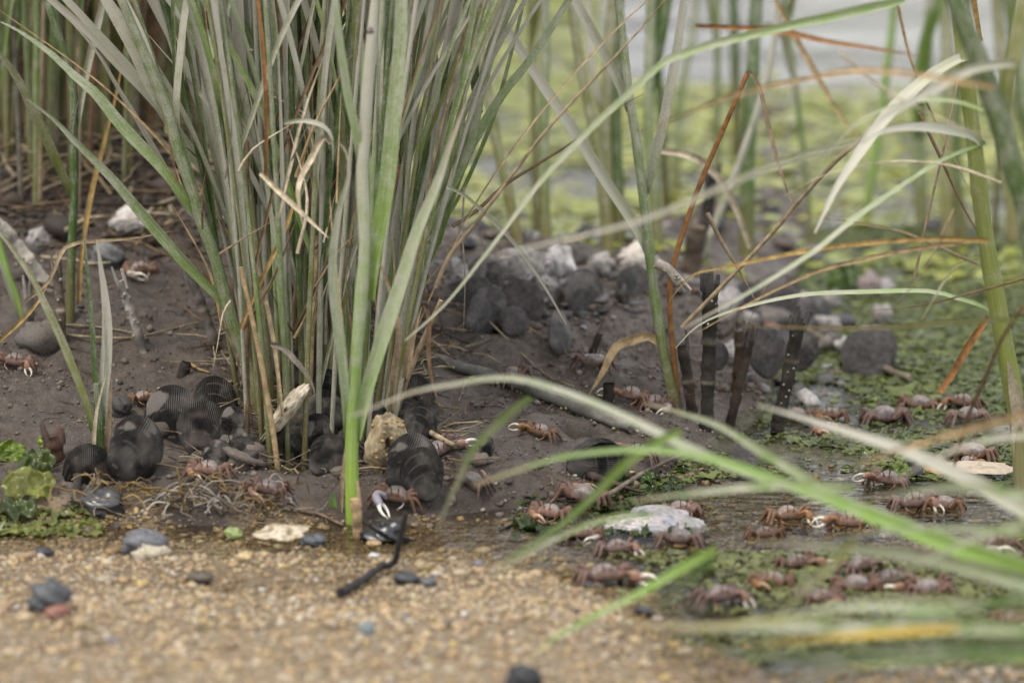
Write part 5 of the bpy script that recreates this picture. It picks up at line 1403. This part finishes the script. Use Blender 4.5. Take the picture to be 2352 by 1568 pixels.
def keep_right(x, y, g):
    d = fbm(x, y, 9, 3, 71)
    pud = np.exp(-(((x - .225) / .155) ** 2 + ((y + .03) / .105) ** 2) ** 2)
    lo = sstep(.02, .12, x + .25 * (y < .1) * (y + .1))
    return (flat_side(x, y) < .02) & (d > g.normal(-.12, .2, len(x))) & (pud < .35) & (g.random(len(x)) < lo)
algae_field('sea_lettuce', 85000, (.06, .56), (-.02, .98), .0023, keep_right, 81, q=3, lie=.2, crinkle=.3)
algae_field('sea_lettuce_mat', 24000, (.02, .52), (-.46, -.10), .0023, lambda x, y, g: keep_right(x, y, g) & (y > -.44 + .05 * vnoise(x * 20, y * 0, 3)) & (y < -.145 + .5 * np.clip(.10 - x, 0, 1)), 82,
            pal=np.array([(.15, .18, .06), (.20, .22, .075), (.24, .26, .08), (.12, .14, .06), (.19, .18, .10), (.16, .16, .10)]), lie=.25, q=3)
algae_field('far_sea_lettuce', 40000, (-.8, .9), (.62, 2.4), .0052, lambda x, y, g: ((y < 1.7) | (x < .1)) & (fbm(x * .45, y, 5, 3, 91) > g.normal(.15 - .55 * sstep(.8, 1.1, y), .12, len(x))), 83,
            pal=np.array([(.38, .41, .075), (.44, .46, .09), (.32, .37, .08), (.46, .45, .15), (.26, .32, .07)]), lie=.07, crinkle=.12, q=3)
algae_field('edge_sea_lettuce', 1300, (-.46, -.30), (-.10, .02), .0034, lambda x, y, g: (flat_side(x, y) < .03) & (fbm(x, y, 12, 3, 95) > -.15), 84, pal=np.array([(.17, .20, .06), (.24, .26, .08), (.13, .15, .06)]), lie=.22)
algae_field('wet_algae_scraps', 700, (.0, .13), (-.10, .10), .0024, lambda x, y, g: flat_side(x, y) < .03, 85, pal=np.array([(.05, .075, .025), (.08, .11, .03), (.035, .05, .025)]), lie=.25)
def lettuce(label, px, py, w, seed, col, yaw=0, tilt=50):
    """one big crumpled sheet"""
    b = hit(px, py + 20); L = w * .5 * mpp(b.y); q = 22; g = np.random.default_rng(seed)
    a, c = np.meshgrid(np.linspace(-1, 1, q), np.linspace(-1, 1, q))
    u = a * np.sqrt(1 - c * c / 2); v = c * np.sqrt(1 - a * a / 2)
    rim = 1 + .22 * fbm(np.arctan2(v, u) * 2, u * 0, 1, 3, seed); u, v = u * rim, v * rim * .75
    h = .55 * fbm(u + seed, v, 2.4, 3, seed) + .22 * np.sin(8 * u + 3 * v) * (u * u + v * v) + .3 * (1 - u * u - v * v)
    P3 = np.stack([u, v, h], -1).reshape(-1, 3) * L
    rot = np.array((Matrix.Rotation(R(yaw), 3, 'Z') @ Matrix.Rotation(R(tilt), 3, 'X')))
    P3 = P3 @ rot.T
    P3[:, 2] -= P3[:, 2].min() * .75
    mb = MB(); k = (1 + .5 * fbm(u, v, 3, 3, seed + 5)).reshape(-1, 1)
    mb.add(P3, grid_faces(q, q), np.array(col)[None] * k)
    o = mb.build('sea_lettuce_sheet', M['algae']); o.location = (b.x, b.y, max(b.z, 0))
    return tag(o, label, 'seaweed', 'big sheets of sea lettuce')
lettuce('large folded yellow-green sea lettuce sheet at the left edge', 66, 1120, 118, 3, (.20, .215, .05), 10, 40)
lettuce('bright green curled sea lettuce highest at the left edge', 22, 1040, 80, 5, (.17, .24, .035), 0, 60)
lettuce('dark green sea lettuce sheet behind the brown weed-topped stub', 86, 1068, 84, 7, (.09, .12, .035), 30, 40)
lettuce('wet green sea lettuce lying lowest at the left edge', 40, 1168, 90, 8, (.075, .10, .03), -10, 20)
lettuce('small green weed tuft on the brown stub at the left water edge', 108, 1010, 44, 9, (.30, .40, .07), 0, 60)
lettuce('dark green sea lettuce clump beside the pink shell lump', 1940, 655, 90, 11, (.07, .12, .025), 0, 40)
lettuce('folded green sea lettuce beside the black leaf at the puddle edge', 2065, 1090, 60, 12, (.15, .21, .04), 20, 50)
lettuce('dark green weed sheet under the twig by the open mussel', 1480, 1085, 46, 15, (.07, .12, .03), -20, 25)
# two dead leaves by the puddle
def leaf_scrap(label, pts, w, col, seed):
    b = hit(*pts[0]); p = catmull([np.array(hit(*q)) + (0, 0, .006 + .004 * (i % 2)) for i, q in enumerate(pts)], .003); t = arclen(p)
    mb = MB(); ribbon(mb, p, w * mpp(b.y) * np.sin(np.clip(t, .04, .97) * math.pi) ** .6, np.hstack([np.tile(col, (len(p), 1)), np.zeros((len(p), 1))]), .35, .5)
    me = mb.mesh('dead_leaf', M['dry']); me.transform(Matrix.Translation(-b)); o = link('dead_leaf', me); o.location = b
    return tag(o, label, 'leaf')
leaf_scrap('curled orange-brown dead leaf at the puddle edge', [(2120, 1090), (2150, 1098), (2190, 1106), (2225, 1112)], 44, (.34, .20, .06), 1)
leaf_scrap('black wet dead leaf beside the orange-brown one', [(2072, 1112), (2095, 1106), (2122, 1100)], 40, (.035, .035, .042), 2)
mb = MB(); b = hit(770, 1172)
blade_mesh(mb, [(768, 1172), (764, 1150), (767, 1128)], 19, 'b', b.y, 0, tip=.1, belly=.5, step=.002); me = mb.mesh('green_leaflet', M['leaf']); me.transform(Matrix.Translation(-b)); o = link('green_leaflet', me); o.location = b
tag(o, 'tiny bright green leaflet standing left of the foremost shoot', 'leaf')
# periwinkles on the leaves
def snail(label, px, py, Y, s):
    mb = MB(); t = np.linspace(0, 1, 46); a = t * 15
    p = np.stack([np.cos(a) * (1 - t) * .6, np.sin(a) * (1 - t) * .6, t * 1.5 - .3], -1) * s
    tube(mb, p, np.linspace(.52, .08, 46) * s, np.array((.20, .17, .15))[None] * (.7 + .5 * np.sin(t * 40))[:, None], 9)
    o = mb.build('marsh_snail', M['stone']); o.location = at(px, py, Y); o.rotation_euler = (R(70), R(40), 0)
    return tag(o, label, 'snail')
snail('tiny dark snail high on the pale forked leaf in the clump', 849, 72, hit(811, 1205).y - .012, .0032)
snail('tiny grey snail left of the clump centre on a grey leaf', 578, 118, .10, .0022)
snail('tiny snail on the grey leaf right of the forked shoot', 940, 126, .10, .0028)

# ------------------------------------------------------------------ fiddler crabs: each body one continuous surface
MMU = .001
def crab_mesh(name, pose, seed, mirror=False):
    g = random.Random(seed); mb = MB(); low = g.uniform(1.0, 4.6)
    CAR, LEG, PALM, FING, EYE, UND = (.150, .112, .102, 1), (.108, .050, .033, 0), (.21, .090, .047, 0), (.58, .52, .43, 0), (.03, .02, .02, 0), (.20, .115, .085, 0)
    if pose == 'fold': FING = (.33, .21, .14, 0)
    if pose == 'big': PALM, FING = (.34, .31, .35, 0), (.72, .68, .60, 0)
    if pose == 'pale': PALM, FING = (.36, .30, .26, .3), (.60, .55, .47, 0)
    # carapace: rounded box, widest in front, domed
    d = sphere_dirs(40, 24).reshape(-1, 3)
    ex = .72
    v = np.sign(d) * np.abs(d) ** ex
    v[:, 0] *= 8.6; v[:, 1] *= 6.2; v[:, 2] *= 5.3
    v[:, 0] *= 1 - .022 * (v[:, 1] + 6.0)
    v[:, 2] = np.where(v[:, 2] > 0, v[:, 2] * (1.0 - .006 * v[:, 0] ** 2), v[:, 2] * .85)
    v[:, 2] += -.10 * v[:, 1] * 0 + .9 * np.exp(-(np.abs(v[:, 0]) / 1.2) ** 2) * -.25 * (v[:, 2] > 2)
    top = v[:, 2] > -.6
    cc = np.where(top[:, None], np.array(CAR), np.array(UND))
    cc[v[:, 1] < -4.6] = np.array((.16, .085, .065, .2))
    mb.add(v + (0, 0, 11.2), grid_faces(24, 40, True), cc)
    blob(mb, (0, .5, 8.2), (6.6, 5.0, 3.4), UND, 18, 10)
    def limb(pts, rad, col, sides=10, flat=1.0, st=.7):
        p = catmull(pts, st); t = arclen(p)
        r = np.interp(t, np.linspace(0, 1, len(rad)), rad)
        tube(mb, p, r, col, sides, flat)
    for s in (-1, 1):
        for i, (y0, sw) in enumerate(((-3.2, -7.5), (-.6, -2.2), (1.8, 4.0), (3.8, 9.5))):
            k = .97 * (1.0, 1.12, 1.08, .9)[i] * g.uniform(.92, 1.08); ya = y0 + sw * .35 + g.uniform(-1.8, 1.8); sw = sw + g.uniform(-2.5, 2.5)
            kz = 11.5 + low * .8 + g.uniform(-1.6, 2.0)
            limb([(s * 5.6, y0, 8.0), (s * 9.0 * k, y0 + sw * .2, 10.2), (s * 12.6 * k, ya, kz)], [1.7, 2.05, 1.5], LEG)
            limb([(s * 12.4 * k, ya, kz), (s * 15.2 * k, y0 + sw * .62, 8.2 + g.uniform(-.8, .8)), (s * 16.6 * k, y0 + sw * .8, 4.4)], [1.6, 1.4, 1.0], LEG)
            limb([(s * 16.6 * k, y0 + sw * .8, 4.6), (s * (17.6 * k), y0 + sw * .92, 2.0), (s * (17.8 * k + g.uniform(-.6, .8)), y0 + sw, -.2)], [1.05, .8, .55], (.105, .050, .038, 0))
        limb([(s * 2.0, -5.6, 13.6), (s * 2.5, -6.2, 16.6), (s * 2.8, -6.4, 18.6)], [.55, .52, .55], (.16, .09, .06, 0), 8, st=.5)
        blob(mb, (s * 2.85, -6.4, 19.3), (.75, .75, 1.0), EYE, 10, 8)
    def claw(side, A, dv, uv, k, elbow, big=True):
        A = np.array(A, float) * (side, 1, 1); dv = np.array(dv, float) * (side, 1, 1); uv = np.array(uv, float) * (side, 1, 1)
        dv /= np.linalg.norm(dv); uv -= dv * uv.dot(dv); uv /= np.linalg.norm(uv); wv = np.cross(dv, uv)
        E = np.array(elbow, float) * (side, 1, 1)
        limb([(side * 4.8, -3.4, 8.4), tuple((np.array((side * 4.8, -3.4, 8.4)) + E) / 2 + (0, 0, .6)), tuple(E)], [1.5 * k + .5, 1.9 * k + .3, 1.8 * k + .2], LEG if not big else tuple(np.array(PALM) * .7))
        limb([tuple(E), tuple((E + A) / 2), tuple(A + dv * 1.5 * k)], [2.1 * k, 2.5 * k, 2.3 * k], PALM)
        rot = np.stack([dv, wv, uv], 1)
        blob(mb, A + dv * 5.6 * k, np.array((6.4, 3.0, 4.5)) * k, PALM, 20, 14, rot=rot)
        f = lambda a, b: tuple(A + dv * a * k + uv * b * k)
        FG = FING if big else (.22, .14, .10, 0)
        limb([f(8.5, -2.2), f(13, -3.7), f(18, -3.3), f(22, -1.2), f(23.6, .6)], np.array([2.0, 1.75, 1.35, .9, .55]) * max(k, .4), FG, 10, .8)
        limb([f(8.5, 2.2), f(13, 4.6), f(18, 4.8), f(22, 2.8), f(24, .9)], np.array([1.9, 1.7, 1.35, .9, .55]) * max(k, .4), FG, 10, .8)
    if pose in ('fold', 'pale'):
        claw(1, (11.5, -8.2, 9.6), (-.72, -.42, -.16), (-.1, -.35, 1), .82, (10.0, -5.6, 10.5))
        claw(-1, (6.4, -8, 6.5), (-.5, -.3, -.6), (0, -.4, 1), .26, (7.0, -5.5, 8), False)
    elif pose == 'down':
        claw(1, (11.5, -8.5, 14.2), (.30, -.35, -.88), (1, -.1, .25), .62, (9.5, -6, 13))
        claw(-1, (6.4, -8, 6.5), (-.5, -.3, -.6), (0, -.4, 1), .26, (7.0, -5.5, 8), False)
    elif pose == 'out':
        claw(1, (12.5, -6.6, 11.6), (.80, -.42, -.36), (.35, 0, .9), .80, (9.5, -4.8, 11))
        claw(-1, (6.4, -8, 6.5), (-.5, -.3, -.6), (0, -.4, 1), .26, (7.0, -5.5, 8), False)
    elif pose == 'big':
        claw(1, (14.0, -10.0, 14.0), (-.62, -.30, -.66), (.66, -.1, .7), .92, (11, -6, 13.5))
        claw(-1, (6.4, -8, 6.5), (-.5, -.3, -.6), (0, -.4, 1), .26, (7.0, -5.5, 8), False)
    elif pose == 'raise':
        claw(1, (11.0, -7.6, 15.0), (.75, -.35, -.25), (.2, -.1, 1), .66, (9.0, -5.6, 12.6))
        claw(-1, (6.4, -8, 6.5), (-.5, -.3, -.6), (0, -.4, 1), .26, (7.0, -5.5, 8), False)
    else:
        for s in (-1, 1): claw(s, (6.4, -8, 7.5), (-.5, -.3, -.6), (0, -.4, 1), .30, (7.0, -5.5, 8.5), False)
    # crouch: lower the body, keep the feet on the ground
    for arr in mb.v:
        arr[:, 2] -= low * np.clip((arr[:, 2] - 1.0) / 7.0, 0, 1)
    src = mb.mesh('tmp', M['crab'])
    co = np.vstack(mb.v); cl = np.vstack(mb.c)
    o = bpy.data.objects.new('tmp', src); C.objects.link(o)
    rm = o.modifiers.new('r', 'REMESH'); rm.mode = 'VOXEL'; rm.voxel_size = .42
    sm = o.modifiers.new('s', 'SMOOTH'); sm.factor = .5; sm.iterations = 2
    dc = o.modifiers.new('d', 'DECIMATE'); dc.ratio = .32
    bpy.context.view_layer.update()
    dg = bpy.context.evaluated_depsgraph_get()
    me = bpy.data.meshes.new_from_object(o.evaluated_get(dg), depsgraph=dg)
    bpy.data.objects.remove(o); bpy.data.meshes.remove(src)
    n = len(me.vertices); q = np.empty(n * 3, np.float32); me.vertices.foreach_get('co', q); q = q.reshape(-1, 3)
    kd = KDTree(len(co))
    for i, p in enumerate(co): kd.insert(p, i)
    kd.balance()
    idx = np.array([kd.find(p)[1] for p in q])
    if mirror: q[:, 0] *= -1
    if 'Col' in me.attributes: me.attributes.remove(me.attributes['Col'])
    a_ = me.attributes.new('Col', 'FLOAT_COLOR', 'POINT'); a_.data.foreach_set('color', cl[idx].astype(np.float32).ravel())
    me.vertices.foreach_set('co', (q * MMU).ravel())
    if mirror: me.flip_normals()
    me.polygons.foreach_set('use_smooth', np.ones(len(me.polygons), bool))
    me.materials.clear(); me.materials.append(M['crab']); me.name = name; me.update()
    return me
CM = {}; CNT = {}
def crab(label, px, py, pose, yaw=0, s=1.0, lift=0, roll=0, nose=0):
    """px, py: middle of the carapace. yaw 0 faces the camera, positive turns it to its left (our right). pose with - has its big claw on our left when facing us"""
    b = hit(px, py + 34 * s)
    key = (pose, CNT.get(pose, 0) % 3); CNT[pose] = CNT.get(pose, 0) + 1
    if key not in CM:
        CM[key] = crab_mesh('crab', pose.rstrip('-'), abs(hash((len(CM), 5))) % 997, pose.endswith('-'))
    me = CM[key]
    o = link('fiddler_crab', me)
    o.location = (at(px, py, b.y).x, b.y, max(b.z, -.003) + lift)
    e = .012
    gx_, gy_ = (gz(b.x + e, b.y) - gz(b.x - e, b.y)) / (2 * e), (gz(b.x, b.y + e) - gz(b.x, b.y - e)) / (2 * e)
    tilt = Vector((-gx_ * .6, -gy_ * .6, 1)).to_track_quat('Z', 'Y').to_matrix().to_4x4()
    up = Vector((0, 0, 1)).rotation_difference(Vector((-gx_ * .6, -gy_ * .6, 1)).normalized()).to_matrix().to_4x4()
    o.rotation_euler = (up @ Matrix.Rotation(R(yaw), 4, 'Z') @ Matrix.Rotation(R(nose), 4, 'X') @ Matrix.Rotation(R(roll), 4, 'Y')).to_euler()
    s = s * (.90 + .14 * rnd.random()); lift -= .0015
    o.location.z -= .0015
    o.scale = (s * .96,) * 3
    return tag(o, label, 'crab', 'fiddler crabs')
CR = [
    ('rusty crab with a drooping orange claw at the left picture edge', 32, 812, 'down', -10, 1.0),
    ('blurred red crab with a white claw high on the left mud', 322, 604, 'pale-', 10, .95),
    ('crab with a rounded orange claw and mauve back below the slanted white-ridged mussel', 478, 1068, 'fold-', -22, 1.15, .004),
    ('crab with an orange claw perched on the right end of the root tangle', 614, 1128, 'fold-', -18, 1.05, .010),
    ('crab with a big open white pincer just right of the foremost shoot', 908, 1118, 'big-', -12, 1.2),
    ('grey-backed crab on wet mud with a pale curved claw, right of the clump', 1082, 1086, 'fold-', 150, 1.0),
    ('mauve crab with a brown claw crawling right from the mussels', 1010, 1010, 'out', 35, 1.05),
    ('crab with a spotted grey back facing left on the middle mud, claw raised', 1240, 972, 'raise-', -30, .95),
    ('white-backed crab half hidden behind the broad arching leaf', 1266, 888, 'none', 20, .95),
    ('flat brown crab on the middle mud slope', 1176, 845, 'none-', 60, .95),
    ('pale-clawed blurred crab under the dark peg', 1362, 812, 'pale', 160, 1.0),
    ('lilac-backed crab with a yellow claw, left of the pair beside the lone shoot', 1450, 893, 'raise-', -25, 1.0),
    ('creamy crab at the right of the pair beside the lone shoot', 1502, 913, 'pale', 15, 1.0),
    ('crab with a thin tan claw showing between the two broad leaves', 1462, 1020, 'raise-', -20, 1.0),
    ('large mauve crab among wet algae behind the twig', 1336, 1117, 'fold', 160, 1.2),
    ('crab with an orange claw facing left before the twig', 1262, 1155, 'fold-', -24, 1.1),
    ('crab with a pale blue-grey pincer left of the white puddle shell', 1340, 1205, 'pale', 10, 1.0),
    ('brown crab with a cream pincer in front of the white puddle shell', 1418, 1245, 'down', 10, 1.05),
    ('largest blurred crab on the sand with a long pale claw hanging rightward', 1388, 1300, 'out', 15, 1.35),
    ('dark crab at the near right edge of the white puddle shell', 1562, 1240, 'none', 170, 1.15),
    ('reddish crab crouching behind the white puddle shell', 1560, 1160, 'none-', 20, 1.1),
    ('dark crab in the puddle holding up a bright white pincer', 1808, 1188, 'down', 18, 1.2),
    ('grey-backed crab in the puddle beneath the broad green leaf, tan claw leftward', 1958, 1208, 'raise-', -15, 1.1),
    ('pale pink crab at the near puddle edge', 1756, 1236, 'none', 10, .9),
    ('red-legged crab with a tan claw below the pale pink crab', 1832, 1272, 'out', 20, 1.1),
    ('blue-grey backed crab on algae with a tan claw folded leftward', 1776, 1314, 'fold-', -20, 1.1),
    ('nearest crab on the algae, dark red, its pale claw hanging down', 1652, 1352, 'down', 25, 1.2),
    ('blurred crab with a cream claw right of the olive leaf', 1886, 1350, 'fold', 20, 1.1),
    ('round-backed blurred crab facing away among the front crabs', 1967, 1326, 'none', 180, 1.15),
    ('blurred crab under the pale level leaf, white pincer tips showing', 2046, 1312, 'down', 20, 1.1),
    ('blurred brown crab rightmost in the front group', 2132, 1330, 'out', 200, 1.1),
    ('crab with a long tan claw at the far puddle edge', 2040, 1104, 'raise-', -20, 1.0),
    ('crab with two open white pincer tips right in the puddle', 2100, 1168, 'down', 8, 1.15),
    ('grey-backed crab touching the open white pincers', 2168, 1170, 'fold', 170, 1.1),
    ('blurred reddish crab near the right edge under the beige leaf', 2284, 1238, 'pale-', 30, 1.15),
    ('brown crab half under the pale level leaf at right', 2152, 1258, 'none-', -20, 1.1),
    ('dark crab left of the round-backed one under the leaf', 1975, 1285, 'none', 40, 1.0),
    ('blurred crab cut by the right picture edge low down', 2335, 1400, 'pale', 10, 1.15),
    ('crab pressed against the rightmost black stub', 1830, 934, 'none', 175, 1.0),
    ('white-backed crab with a rounded orange claw, back one of two in the algae', 1908, 934, 'fold-', -10, 1.0),
    ('grey-backed crab with a cream claw in front of the white-backed one', 1906, 966, 'fold-', -15, .95),
    ('wide mauve crab with spread legs in the middle of the algae', 2032, 932, 'none', 190, 1.2),
    ('crab at the end of the fallen cane', 2112, 908, 'none-', 170, 1.05),
    ('dark crab with a white claw hanging left, right of the brown stalk', 2212, 908, 'down-', -20, 1.0),
    ('rusty crab in front of the white-clawed one', 2226, 936, 'none', 185, 1.05),
    ('shaded crab tangled under the dark straw at right', 2236, 1020, 'fold', 160, 1.1),
    ('small brown crab with a white claw beside the dark straw', 2222, 1050, 'down', 30, .8),
    ('small dark crab behind the leftmost stacked mussel', 326, 900, 'none-', 30, .75),
]
for c_ in CR: crab(*c_)
